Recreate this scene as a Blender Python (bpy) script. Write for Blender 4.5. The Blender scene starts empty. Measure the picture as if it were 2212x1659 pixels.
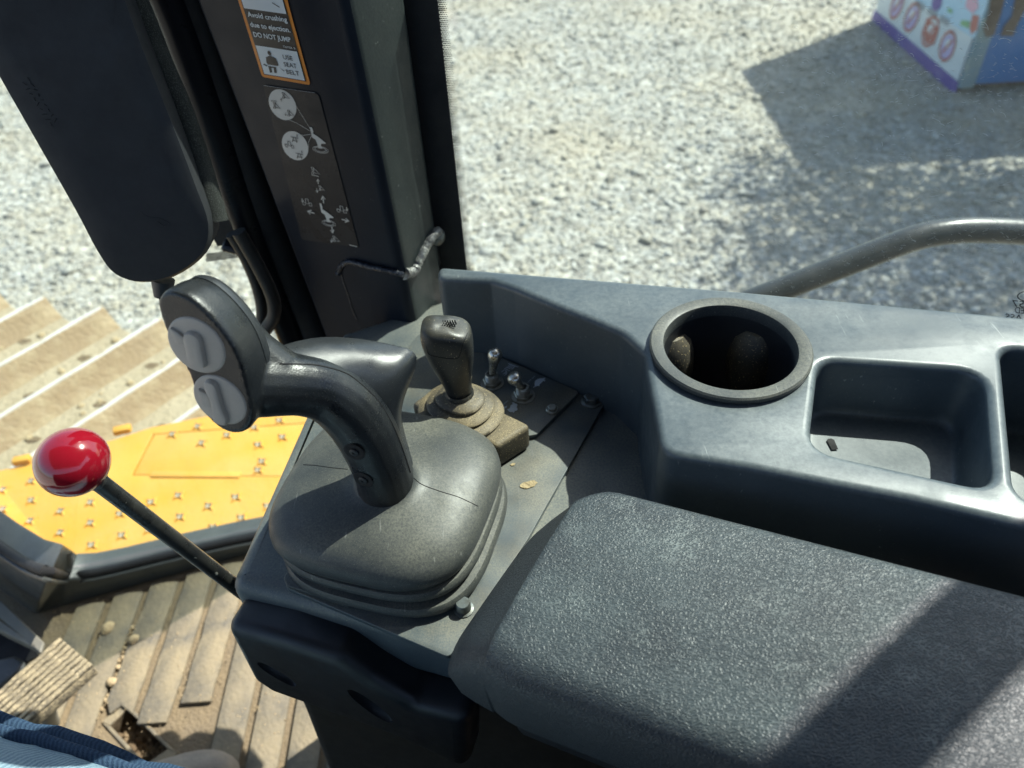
# Operator's view to the right inside a crawler tractor cab: joystick, armrest, side console, pillar, yard outside.
import bpy, bmesh, math, random
import numpy as np
from mathutils import Vector, Matrix, noise as mnoise

random.seed(7)
rng = np.random.default_rng(7)
scene = bpy.context.scene
COL = scene.collection
rad = math.radians

# ------------------------------------------------------------------ camera
CAM_Z = 2.5                      # eye height above the yard, metres
W0, H0, F0 = 2212.0, 1659.0, 1662.0
down_c = Vector((128, 1799, 1662)).normalized()        # world down seen in camera axes (x right, y down, z forward)
fwd = Vector((0, math.sqrt(1 - down_c.z ** 2), -down_c.z))
ry = (-down_c.x * down_c.z) / fwd.y
right = Vector((math.sqrt(1 - ry * ry - down_c.x ** 2), ry, -down_c.x))
dwn = fwd.cross(right)
EYE = Vector((0, 0, CAM_Z))
cam_data = bpy.data.cameras.new('camera')
cam = bpy.data.objects.new('camera', cam_data)
COL.objects.link(cam)
R = Matrix((right, -dwn, -fwd)).transposed().to_4x4()
cam.matrix_world = Matrix.Translation(EYE) @ R
cam_data.sensor_width = 36.0
cam_data.lens = 36.0 * F0 / W0
cam_data.clip_start = 0.02
cam_data.clip_end = 400
cam_data.dof.use_dof = True
cam_data.dof.focus_distance = 0.50
cam_data.dof.aperture_fstop = 8.0
scene.camera = cam

# ------------------------------------------------------------------ sky, sun, exposure
SUN_EL, SUN_AZ = rad(50), rad(57)                      # azimuth clockwise from +Y
world = bpy.data.worlds.new("World")
scene.world = world
world.use_nodes = True
wn = world.node_tree
bg = wn.nodes['Background']
sky = wn.nodes.new('ShaderNodeTexSky')
sky.sky_type = 'NISHITA'
sky.sun_disc = False
sky.sun_elevation = SUN_EL
sky.sun_rotation = SUN_AZ
sky.air_density = 1.0
sky.dust_density = 1.5
wn.links.new(sky.outputs[0], bg.inputs[0])
bg.inputs[1].default_value = 0.13
sun_data = bpy.data.lights.new('sun', 'SUN')
sun_data.energy = 5.0
sun_data.angle = rad(0.53)
sun_data.color = (1.0, 0.955, 0.88)
sun = bpy.data.objects.new('sun', sun_data)
COL.objects.link(sun)
SUN = Vector((math.sin(SUN_AZ) * math.cos(SUN_EL), math.cos(SUN_AZ) * math.cos(SUN_EL), math.sin(SUN_EL)))
sun.rotation_euler = (-SUN).to_track_quat('-Z', 'Y').to_euler()
sun.location = SUN * 30
scene.view_settings.view_transform = 'Standard'
scene.view_settings.look = 'None'
scene.view_settings.gamma = 1
scene.view_settings.use_curve_mapping = False
scene.view_settings.exposure = 0.95
scene.render.engine = 'CYCLES'
scene.cycles.max_bounces = 8
scene.cycles.transparent_max_bounces = 12

# ------------------------------------------------------------------ measuring helpers (survey of the photograph -> metres)
def ray(x, y):
    return (right * (x - W0 / 2) + dwn * (y - H0 / 2) + fwd * F0).normalized()
def at(x, y, drop):
    """the point seen at x, y that lies `drop` metres below eye level"""
    r = ray(x, y)
    return EYE + r * (drop / -r.z)
def at_y(x, y, Y):
    r = ray(x, y)
    return EYE + r * (Y / r.y)
def at_r(x, y, d):
    return EYE + ray(x, y) * d
def at_plane(x, y, p, n):
    r = ray(x, y)
    return EYE + r * ((p - EYE).dot(n) / r.dot(n))
def zz(drop):
    return CAM_Z - drop
def c3(cx, cy):   # survey crops -> photo survey pixels
    return (309.8 + cx * .4902, 542.2 + cy * .4902)
def c6(cx, cy):
    return (852 + cx * .3035, 619.6 + cy * .3035)

# ------------------------------------------------------------------ object helpers
WL = {}                                                 # world location of every parent
def tag(o, label=None, cat=None, group=None, kind=None):
    if label: o['label'] = label
    if cat: o['category'] = cat
    if group: o['group'] = group
    if kind: o['kind'] = kind
    return o
def thing(name, loc, label, cat, group=None):
    o = bpy.data.objects.new(name, None)
    o.empty_display_size = .02
    COL.objects.link(o)
    o.location = loc
    WL[o.name] = Vector(loc)
    return tag(o, label, cat, group)
def place(name, me, mat, parent, loc, rot=None):
    if mat is not None and not me.materials:
        me.materials.append(mat)
    o = bpy.data.objects.new(name, me)
    COL.objects.link(o)
    if parent is not None:
        o.parent = parent
        o.location = Vector(loc) - WL[parent.name]
    else:
        o.location = loc
    if rot is not None:
        o.rotation_euler = rot
    WL[o.name] = Vector(loc)
    return o
def finish(me, smooth=True, angle=40):
    if smooth:
        me.polygons.foreach_set('use_smooth', [True] * len(me.polygons))
        me.set_sharp_from_angle(angle=rad(angle))
    me.update()
def mesh_obj(name, me, mat, parent=None, smooth=True, angle=40):
    n = len(me.vertices)
    co = np.empty(n * 3, dtype=np.float32)
    me.vertices.foreach_get('co', co)
    co = co.reshape(-1, 3)
    lo, hi = co.min(0), co.max(0)
    c = np.array([(lo[0] + hi[0]) / 2, (lo[1] + hi[1]) / 2, lo[2]], dtype=np.float32)
    me.vertices.foreach_set('co', (co - c).ravel())
    finish(me, smooth, angle)
    return place(name, me, mat, parent, Vector([float(v) for v in c]))
class B:
    """collects shapes into one mesh"""
    def __init__(self):
        self.bm = bmesh.new()
    def ring(self, pts):
        return [self.bm.verts.new(p) for p in pts]
    def face(self, vs):
        try: return self.bm.faces.new(vs)
        except ValueError: return None
    def poly(self, pts):
        self.face(self.ring(pts)); return self
    def loft(self, rings, cap0=True, cap1=True, closed=True):
        rr = [self.ring(r) for r in rings]
        n = len(rr[0])
        for a, b in zip(rr, rr[1:]):
            for i in range(n if closed else n - 1):
                j = (i + 1) % n
                self.face((a[i], a[j], b[j], b[i]))
        if cap0: self.face(list(reversed(rr[0])))
        if cap1: self.face(rr[-1])
        return self
    def prism(self, pts, vec):
        vec = Vector(vec)
        return self.loft([pts, [Vector(p) + vec for p in pts]])
    def tube(self, pts, r, n=12, caps=True, flat=1.0):
        pts = [Vector(p) for p in pts]
        rs = r if isinstance(r, (list, tuple)) else [r] * len(pts)
        t0 = (pts[1] - pts[0]).normalized()
        u = t0.orthogonal().normalized()
        rings = []
        for i, p in enumerate(pts):
            t = (pts[min(i + 1, len(pts) - 1)] - pts[max(i - 1, 0)]).normalized()
            u = (u - t * u.dot(t)).normalized()
            v = t.cross(u)
            rings.append([p + (u * math.cos(a) + v * math.sin(a) * flat) * rs[i] for a in [2 * math.pi * k / n for k in range(n)]])
        return self.loft(rings, caps, caps)
    def box(self, lo, hi):
        x0, y0, z0 = lo; x1, y1, z1 = hi
        return self.prism([Vector((x0, y0, z0)), Vector((x1, y0, z0)), Vector((x1, y1, z0)), Vector((x0, y1, z0))], (0, 0, z1 - z0))
    def lathe(self, prof, c, ax=Vector((0, 0, 1)), n=24, caps=True):
        ax = Vector(ax).normalized(); u = ax.orthogonal().normalized(); v = ax.cross(u)
        rings = [[Vector(c) + ax * h + (u * math.cos(2 * math.pi * k / n) + v * math.sin(2 * math.pi * k / n)) * r for k in range(n)] for r, h in prof]
        return self.loft(rings, caps, caps)
    def bevel(self, w, seg=2, ang=30):
        self.bm.normal_update()
        ed = [e for e in self.bm.edges if len(e.link_faces) == 2 and e.calc_face_angle(0) > rad(ang)]
        bmesh.ops.bevel(self.bm, geom=ed, offset=w, segments=seg, profile=.5, affect='EDGES', clamp_overlap=True)
        return self
    def me(self, name, fix=True):
        if fix: bmesh.ops.recalc_face_normals(self.bm, faces=self.bm.faces)
        me = bpy.data.meshes.new(name)
        self.bm.to_mesh(me); self.bm.free()
        return me
    def obj(self, name, mat, parent=None, smooth=True, angle=40, fix=True):
        return mesh_obj(name, self.me(name, fix), mat, parent, smooth, angle)
def spline(pts, k=6, closed=False):
    """Catmull-Rom through the points"""
    pts = [Vector(p) for p in pts]
    out = []
    n = len(pts)
    segs = n if closed else n - 1
    for i in range(segs):
        if closed:
            p0, p1, p2, p3 = pts[(i - 1) % n], pts[i], pts[(i + 1) % n], pts[(i + 2) % n]
        else:
            p0, p1, p2, p3 = pts[max(i - 1, 0)], pts[i], pts[i + 1], pts[min(i + 2, n - 1)]
        for j in range(k):
            t = j / k
            out.append(.5 * ((2 * p1) + (p2 - p0) * t + (2 * p0 - 5 * p1 + 4 * p2 - p3) * t * t + (3 * p1 - p0 - 3 * p2 + p3) * t ** 3))
    if not closed: out.append(pts[-1])
    return out
def round_corners(pts, r, seg=6):
    """pts of a closed outline (Vectors); r one radius or one per corner"""
    pts = [Vector(p) for p in pts]
    n = len(pts); out = []
    for i in range(n):
        p, a, b = pts[i], pts[i - 1], pts[(i + 1) % n]
        ri = r[i] if isinstance(r, (list, tuple)) else r
        if ri <= 0:
            out.append(p); continue
        da, db = (a - p), (b - p)
        la, lb = da.length, db.length
        da.normalize(); db.normalize()
        ang = da.angle(db, math.pi)
        d = min(ri / max(math.tan(ang / 2), .05), la * .48, lb * .48)
        s, e = p + da * d, p + db * d
        for k in range(seg + 1):
            t = k / seg
            out.append(s * (1 - t) ** 2 + p * 2 * t * (1 - t) + e * t * t)
    return out
def plate_mesh(name, outlines, depth, bevel, frame=None, seg=3):
    """flat plate with rounded rims; outlines in frame's x,y (first = rim, others = holes); top face on the frame's plane"""
    cu = bpy.data.curves.new(name, 'CURVE')
    cu.dimensions = '2D'; cu.fill_mode = 'BOTH'
    cu.extrude = max(depth / 2 - bevel, 0.00001); cu.bevel_depth = bevel; cu.bevel_resolution = seg
    cu.offset = -bevel
    for ol in outlines:
        sp = cu.splines.new('POLY')
        sp.points.add(len(ol) - 1)
        for q, p in zip(sp.points, ol): q.co = (p[0], p[1], 0, 1)
        sp.use_cyclic_u = True
    ob = bpy.data.objects.new(name, cu)
    me = bpy.data.meshes.new_from_object(ob)
    bpy.data.objects.remove(ob); bpy.data.curves.remove(cu)
    me.name = name
    me.transform((frame or Matrix.Identity(4)) @ Matrix.Translation((0, 0, -depth / 2)))
    bm = bmesh.new(); bm.from_mesh(me)
    bmesh.ops.remove_doubles(bm, verts=bm.verts, dist=1e-5)
    bmesh.ops.recalc_face_normals(bm, faces=bm.faces)
    bm.to_mesh(me); bm.free()
    return me
def flat_plate(name, outlines, z, depth, bevel, mat, parent, seg=3, angle=40):
    me = plate_mesh(name, outlines, depth, bevel, Matrix.Translation((0, 0, z)), seg)
    return mesh_obj(name, me, mat, parent, True, angle)
def frame_from(o, ux, uy):
    ux = Vector(ux).normalized(); uz = ux.cross(Vector(uy)).normalized(); uy = uz.cross(ux)
    m = Matrix((ux, uy, uz)).transposed().to_4x4()
    m.translation = Vector(o)
    return m
def sup(c, a, b, rot, n, N=48, tilt=(0, 0)):
    """superellipse ring in a horizontal plane, optionally tilted"""
    out = []
    for k in range(N):
        t = 2 * math.pi * k / N
        ct, st = math.cos(t), math.sin(t)
        x = a * math.copysign(abs(ct) ** (2 / n), ct); y = b * math.copysign(abs(st) ** (2 / n), st)
        X = x * math.cos(rot) - y * math.sin(rot); Y = x * math.sin(rot) + y * math.cos(rot)
        out.append(Vector((c[0] + X, c[1] + Y, c[2] + X * tilt[0] + Y * tilt[1])))
    return out
def remeshed(me, voxel, it=6, fac=.5):
    ob = bpy.data.objects.new('work', me); COL.objects.link(ob)
    m = ob.modifiers.new('r', 'REMESH'); m.mode = 'VOXEL'; m.voxel_size = voxel
    s = ob.modifiers.new('s', 'SMOOTH'); s.iterations = it; s.factor = fac
    dg = bpy.context.evaluated_depsgraph_get()
    out = bpy.data.meshes.new_from_object(ob.evaluated_get(dg))
    bpy.data.objects.remove(ob)
    return out
def subdivided(me, lv=1):
    ob = bpy.data.objects.new('work', me); COL.objects.link(ob)
    m = ob.modifiers.new('s', 'SUBSURF'); m.levels = lv
    dg = bpy.context.evaluated_depsgraph_get()
    out = bpy.data.meshes.new_from_object(ob.evaluated_get(dg))
    bpy.data.objects.remove(ob)
    return out
def text_mesh(s, bold=0.0, condense=1.0):
    cu = bpy.data.curves.new('lettering', 'FONT')
    cu.body = s; cu.size = 1; cu.offset = bold; cu.resolution_u = 3
    cu.space_character = condense
    ob = bpy.data.objects.new('lettering', cu)
    me = bpy.data.meshes.new_from_object(ob)
    bpy.data.objects.remove(ob); bpy.data.curves.remove(cu)
    return me
def map_text(bmc, s, fn, u0, u1, v0, cap, bold=0.0, flip=False):
    """lay lettering into the B collector through fn(u,v) -> point"""
    me = text_mesh(s, bold)
    xs = [v.co.x for v in me.vertices]
    if not xs: return
    x0, x1 = min(xs), max(xs)
    vs = []
    for v in me.vertices:
        f = (v.co.x - x0) / (x1 - x0)
        if flip: f = 1 - f
        vs.append(bmc.bm.verts.new(fn(u0 + (u1 - u0) * f, v0 + v.co.y / .69 * cap)))
    for p in me.polygons:
        bmc.face([vs[i] for i in p.vertices])
    bpy.data.meshes.remove(me)
def stroke(bmc, pts, w, n):
    """flat line of width w in the plane with normal n"""
    pts = [Vector(p) for p in pts]
    L, Rr = [], []
    for i, p in enumerate(pts):
        t = (pts[min(i + 1, len(pts) - 1)] - pts[max(i - 1, 0)])
        s = t.cross(n).normalized() * w / 2
        L.append(p + s); Rr.append(p - s)
    for i in range(len(pts) - 1):
        bmc.poly([L[i], L[i + 1], Rr[i + 1], Rr[i]])

def hits(objs, pix, k=6):
    from mathutils.bvhtree import BVHTree
    vs, fs = [], []
    for o in objs:
        w = WL[o.name]; n = len(vs)
        vs += [v.co + w for v in o.data.vertices]; fs += [tuple(i + n for i in p.vertices) for p in o.data.polygons]
    bv = BVHTree.FromPolygons(vs, fs)
    out = []
    for q in spline([Vector((x, y, 0)) for x, y in pix], k):
        h, nr, _, _ = bv.ray_cast(EYE, ray(q.x, q.y))
        if h is not None and (not out or (h - out[-1]).length < .02): out.append(h)
    return out
def seam(name, objs, pix, r, m, parent):
    h = hits(objs, pix)
    if len(h) > 2:
        b = B(); b.tube(h, r, 6); b.obj(name, m, parent)

# ------------------------------------------------------------------ materials
def nodes_of(m):
    m.use_nodes = True
    nt = m.node_tree
    return nt, nt.nodes, nt.links, nt.nodes['Principled BSDF']
def N(nt, t, **kw):
    n = nt.nodes.new(t)
    for k, v in kw.items():
        setattr(n, k, v)
    return n
def noise_fac(nt, vec, scale, lo, hi, detail=4, rough=.6, dist=0):
    t = N(nt, 'ShaderNodeTexNoise'); t.inputs['Scale'].default_value = scale
    t.inputs['Detail'].default_value = detail; t.inputs['Roughness'].default_value = rough
    t.inputs['Distortion'].default_value = dist
    nt.links.new(vec, t.inputs['Vector'])
    r = N(nt, 'ShaderNodeMapRange'); r.inputs[1].default_value = lo; r.inputs[2].default_value = hi
    nt.links.new(t.outputs['Fac'], r.inputs[0])
    return r.outputs[0], t.outputs['Fac']
def mixc(nt, fac, a, b):
    m = N(nt, 'ShaderNodeMix', data_type='RGBA')
    if isinstance(fac, (int, float)): m.inputs[0].default_value = fac
    else: nt.links.new(fac, m.inputs[0])
    for s, v in ((6, a), (7, b)):
        if isinstance(v, (tuple, list)): m.inputs[s].default_value = (*v[:3], 1)
        else: nt.links.new(v, m.inputs[s])
    return m.outputs[2]
def mul(nt, a, b):
    m = N(nt, 'ShaderNodeMath', operation='MULTIPLY')
    for s, v in ((0, a), (1, b)):
        if isinstance(v, (int, float)): m.inputs[s].default_value = v
        else: nt.links.new(v, m.inputs[s])
    return m.outputs[0]
def mat(name, col, rough=.5, metal=0, spec=.5, mott=None, dust=None, speck=None, bump=(900, .00012), coat=0, scratch=None, roughvar=.12):
    """mott=(col2, scale, lo, hi)  dust=(col, amount, scale, up)  speck=(col, scale, threshold)  scratch=(col, amount)"""
    m = bpy.data.materials.new(name)
    nt, nd, lk, bs = nodes_of(m)
    tc = N(nt, 'ShaderNodeTexCoord'); vec = tc.outputs['Object']
    c = tuple(col)
    if mott:
        f, _ = noise_fac(nt, vec, mott[1], mott[2], mott[3])
        c = mixc(nt, f, c, mott[0])
    if dust:
        f, _ = noise_fac(nt, vec, dust[2], .28, .82, 3, .5)
        f2, _ = noise_fac(nt, vec, dust[2] * 42, .2, .75, 4)
        f = mul(nt, mul(nt, f, f2), dust[1])
        if dust[3]:
            g = N(nt, 'ShaderNodeNewGeometry'); s = N(nt, 'ShaderNodeSeparateXYZ')
            lk.new(g.outputs['Normal'], s.inputs[0])
            r = N(nt, 'ShaderNodeMapRange'); r.inputs[1].default_value = -.1; r.inputs[2].default_value = .9
            lk.new(s.outputs[2], r.inputs[0])
            f = mul(nt, f, r.outputs[0])
        c = mixc(nt, f, c, dust[0])
    if speck:
        f, _ = noise_fac(nt, vec, speck[1], speck[2], speck[2] + .05, 2, .5)
        c = mixc(nt, f, c, speck[0])
    if scratch:
        mp = N(nt, 'ShaderNodeMapping'); mp.inputs['Scale'].default_value = (420, 34, 240); mp.inputs['Rotation'].default_value = (.3, .5, .7)
        lk.new(vec, mp.inputs[0])
        f, _ = noise_fac(nt, mp.outputs[0], 1.0, .66, .74, 3, .5)
        f3, _ = noise_fac(nt, vec, 28, .5, .6, 3)
        c = mixc(nt, mul(nt, mul(nt, f, f3), scratch[1]), c, scratch[0])
    if isinstance(c, tuple): bs.inputs['Base Color'].default_value = (*c, 1)
    else: lk.new(c, bs.inputs['Base Color'])
    rf, _ = noise_fac(nt, vec, 45, .3, .7, 5)
    rr = N(nt, 'ShaderNodeMapRange'); rr.inputs[3].default_value = max(rough - roughvar, .03); rr.inputs[4].default_value = min(rough + roughvar, 1)
    lk.new(rf, rr.inputs[0]); lk.new(rr.outputs[0], bs.inputs['Roughness'])
    bs.inputs['Metallic'].default_value = metal
    bs.inputs['Specular IOR Level'].default_value = spec
    if coat:
        bs.inputs['Coat Weight'].default_value = coat; bs.inputs['Coat Roughness'].default_value = .08
    if bump:
        t = N(nt, 'ShaderNodeTexNoise'); t.inputs['Scale'].default_value = bump[0]; t.inputs['Detail'].default_value = 3
        lk.new(vec, t.inputs['Vector'])
        b = N(nt, 'ShaderNodeBump'); b.inputs['Strength'].default_value = 1; b.inputs['Distance'].default_value = bump[1]
        lk.new(t.outputs['Fac'], b.inputs['Height']); lk.new(b.outputs[0], bs.inputs['Normal'])
    return m
TAN = (.36, .29, .16)
GREYDUST = (.30, .31, .28)
M = {}
M['console'] = mat('console_plastic', (.052, .069, .082), .4, spec=.55, dust=((.32, .35, .34), .7, 7, True), mott=((.068, .087, .1), 20, .4, .7), speck=((.3, .3, .27), 2000, .70), bump=(1400, .00006), scratch=((.36, .38, .37), .5))
M['panel'] = mat('panel_plastic', (.062, .08, .092), .43, dust=((.34, .32, .24), 1.0, 14, True), speck=((.36, .31, .2), 1500, .68), bump=(1200, .00006), scratch=((.25, .27, .28), .4))
M['plate'] = mat('painted_plate', (.047, .068, .084), .4, metal=.0, dust=((.36, .32, .22), .8, 24, True), mott=((.055, .06, .06), 30, .45, .7), bump=(1500, .00004), scratch=((.2, .2, .19), .5))
M['edge'] = mat('plate_edge', (.02, .018, .016), .7)
M['boot'] = mat('boot_rubber', (.033, .039, .043), .5, spec=.42, dust=((.24, .23, .18), 1.0, 16, True), speck=((.2, .19, .15), 2400, .64), bump=(1600, .00008), scratch=((.3, .3, .27), .6))
M['grip'] = mat('grip_plastic', (.007, .009, .012), .32, spec=.45, dust=((.2, .2, .17), .28, 40, True), speck=((.16, .16, .14), 2200, .68), bump=(1100, .00013))
M['palm'] = mat('palm_plastic', (.012, .015, .019), .34, spec=.6, dust=((.2, .2, .18), .3, 30, True), speck=((.2, .2, .18), 2200, .68), bump=(1500, .00006))
M['button'] = mat('grey_button', (.50, .45, .385), .5, dust=((.16, .14, .11), .5, 60, False), bump=(900, .00008))
M['black'] = mat('black_plastic', (.012, .014, .018), .5, bump=(1500, .0001))
M['deepblack'] = mat('dark_cavity', (.006, .006, .007), .8, bump=None)
M['lever'] = mat('lever_plastic', (.016, .019, .021), .4, dust=((.34, .29, .19), .4, 34, True), mott=((.036, .034, .03), 60, .5, .75), speck=((.4, .34, .22), 900, .68), bump=(1200, .0001), scratch=((.4, .33, .2), .8))
M['bellows'] = mat('dusty_bellows', (.03, .03, .028), .6, dust=((.40, .31, .17), 1.25, 26, True), mott=((.075, .062, .04), 34, .5, .75), speck=((.42, .33, .18), 800, .64), bump=(900, .0002))
M['chrome'] = mat('worn_chrome', (.66, .64, .59), .3, metal=1, mott=((.4, .37, .3), 90, .4, .8), bump=(1500, .00003), roughvar=.08)
M['steel'] = mat('dull_zinc', (.36, .36, .33), .42, metal=.85, mott=((.16, .14, .1), 120, .45, .75), bump=(900, .0001))
M['bolt'] = mat('grey_bolt', (.16, .18, .18), .45, metal=.6, mott=((.09, .085, .07), 150, .4, .7), bump=(800, .0001))
M['red'] = mat('red_knob', (.27, .006, .016), .13, spec=.6, coat=.6, bump=(60, .0002), roughvar=.05)
M['rod'] = mat('black_rod', (.012, .013, .014), .3, spec=.6, speck=((.4, .38, .32), 160, .69), bump=(200, .0002), dust=((.3, .28, .22), .25, 60, False))
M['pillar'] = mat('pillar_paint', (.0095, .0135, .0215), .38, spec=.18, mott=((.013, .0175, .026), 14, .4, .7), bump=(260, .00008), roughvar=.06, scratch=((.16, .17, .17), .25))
M['pillar_lit_side'] = mat('pillar_paint_lit_side', (.018, .025, .026), .45, spec=.35, dust=((.12, .14, .12), .3, 12, False), bump=(300, .0001), scratch=((.22, .24, .22), .4))  # lighter, greener copy of the pillar paint for its lit side
M['gloss'] = mat('glossy_black_post', (.007, .008, .011), .3, spec=.18, bump=(14, .002), roughvar=.05)
M['rubber'] = mat('seal_rubber', (.01, .011, .013), .7, bump=(700, .0002))
M['weld_dark'] = mat('weld_glints', (.016, .02, .03), .35, spec=.5, mott=((.16, .17, .2), 170, .58, .72), bump=(420, .0012))  # dark weld whose lighter mottling paints in the highlights
M['weld'] = mat('weld_bead', (.09, .095, .105), .4, metal=.1, mott=((.34, .35, .33), 140, .45, .65), dust=((.3, .25, .15), .5, 60, False), bump=(500, .0009))
M['housing'] = mat('matt_black_housing', (.012, .014, .018), .6, spec=.4, mott=((.024, .026, .028), 8, .4, .7), bump=(1300, .00005), dust=((.1, .1, .1), .15, 6, False))
M['cable'] = mat('black_cable', (.012, .012, .012), .5, bump=(500, .0003))
M['braid'] = mat('braided_sleeve', (.014, .017, .014), .8, bump=(1300, .0012), speck=((.05, .055, .05), 1300, .55))
M['frame'] = mat('door_frame_paint', (.05, .058, .058), .38, dust=((.2, .2, .17), .4, 10, False), mott=((.035, .04, .042), 12, .4, .7), bump=(300, .0002), scratch=((.2, .22, .22), .4))
M['yellow'] = mat('yellow_deck_paint', (.63, .305, .026), .45, spec=.4, dust=((.50, .38, .2), .6, 7, True), mott=((.60, .33, .05), 10, .4, .7), speck=((.35, .25, .1), 160, .72), bump=(120, .0006), scratch=((.35, .25, .12), .4))
M['worn'] = mat('worn_steel_tip', (.36, .33, .25), .55, metal=.2, mott=((.2, .15, .08), 200, .4, .7), bump=(500, .001))
M['seam'] = mat('seam_dirt', (.17, .1, .03), .9, bump=None)
M['track'] = mat('muddy_track_steel', (.37, .31, .205), .85, mott=((.29, .235, .145), 9, .35, .65), dust=((.42, .355, .245), .8, 14, False), speck=((.16, .12, .07), 60, .72), bump=(70, .006))
M['grouser'] = mat('muddy_grouser_steel', (.28, .2, .112), .8, mott=((.38, .30, .18), 16, .45, .7), bump=(90, .004))
M['shiny'] = mat('polished_grouser_edge', (.60, .58, .53), .4, metal=.15, mott=((.62, .56, .45), 60, .5, .7), bump=(120, .001))
M['mat'] = mat('muddy_rubber_mat', (.095, .092, .078), .85, mott=((.25, .21, .13), 13, .35, .68), dust=((.33, .27, .165), .8, 60, False), bump=(160, .0016))
M['floor'] = mat('floor_dirt', (.17, .135, .085), .95, mott=((.20, .155, .09), 30, .35, .65), bump=(220, .003))
M['soil'] = mat('loose_soil', (.13, .09, .05), .95, mott=((.28, .21, .12), 60, .45, .7), bump=(300, .004))
M['clod'] = mat('dry_mud_clod', (.42, .33, .19), .95, mott=((.28, .21, .12), 120, .4, .7), bump=(300, .002))
M['pedal'] = mat('dusty_pedal_rubber', (.12, .105, .075), .9, mott=((.38, .32, .2), 170, .4, .62), dust=((.42, .35, .21), 1.2, 50, True), bump=(420, .0022))
M['bracket'] = mat('dusty_bracket_steel', (.15, .15, .13), .6, metal=.3, dust=((.4, .36, .26), .9, 20, False), bump=(200, .0006))
M['pedestal'] = mat('pedestal_plastic', (.010, .0125, .0135), .65, bump=(600, .0001))
M['grab'] = mat('grab_pad_plastic', (.009, .011, .015), .4, bump=(1300, .00012))
M['tube'] = mat('handrail_paint', (.018, .024, .03), .38, spec=.5, bump=(200, .0002), dust=((.2, .2, .18), .3, 20, False))
M['blue'] = mat('blue_box_paint', (.035, .17, .46), .45, mott=((.05, .22, .52), 3, .4, .7), dust=((.2, .22, .25), .4, 3, False), bump=(30, .002))
M['white'] = mat('white_print', (.74, .77, .78), .4, bump=None)
M['poster'] = mat('poster_sheet', (.70, .75, .76), .45, mott=((.6, .66, .69), 4, .4, .7), bump=None)
M['purple'] = mat('purple_band', (.09, .055, .32), .45, mott=((.2, .17, .42), 6, .52, .8), bump=None)
M['lilac'] = mat('lilac_print', (.50, .42, .68), .5, bump=None)
M['redprint'] = mat('red_print', (.50, .16, .13), .5, bump=None)
M['pink'] = mat('pink_print', (.72, .4, .5), .5, bump=None)
M['greenprint'] = mat('green_print', (.22, .46, .22), .5, bump=None)
M['paleblue'] = mat('pale_blue_print', (.45, .66, .80), .5, bump=None)
M['inkgrey'] = mat('grey_print', (.3, .33, .36), .5, bump=None)
M['rust'] = mat('brown_stain', (.12, .08, .055), .8, mott=((.2, .15, .11), 8, .4, .7), bump=None)
M['postgreen'] = mat('corner_post_paint', (.20, .30, .36), .5, mott=((.35, .38, .3), 5, .45, .7), bump=None)
M['orange'] = mat('orange_print', (.74, .23, .008), .4, bump=None)
M['ink'] = mat('black_print', (.008, .008, .009), .4, bump=None)
M['stickerwhite'] = mat('sticker_white', (.72, .78, .80), .4, bump=None)
M['label'] = mat('dark_label_film', (.022, .022, .025), .3, spec=.2, mott=((.028, .028, .03), 40, .4, .7), bump=(600, .00003))
M['labelwhite'] = mat('label_white_print', (.60, .60, .57), .4, bump=None)
M['palegrey'] = mat('pale_grey_print', (.45, .50, .55), .5, bump=None)
M['leaf'] = mat('green_leaves', (.06, .10, .03), .6, mott=((.09, .13, .04), 5, .4, .6), bump=None)
M['roof'] = mat('cab_lining', (.06, .06, .06), .8, bump=None)

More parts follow.
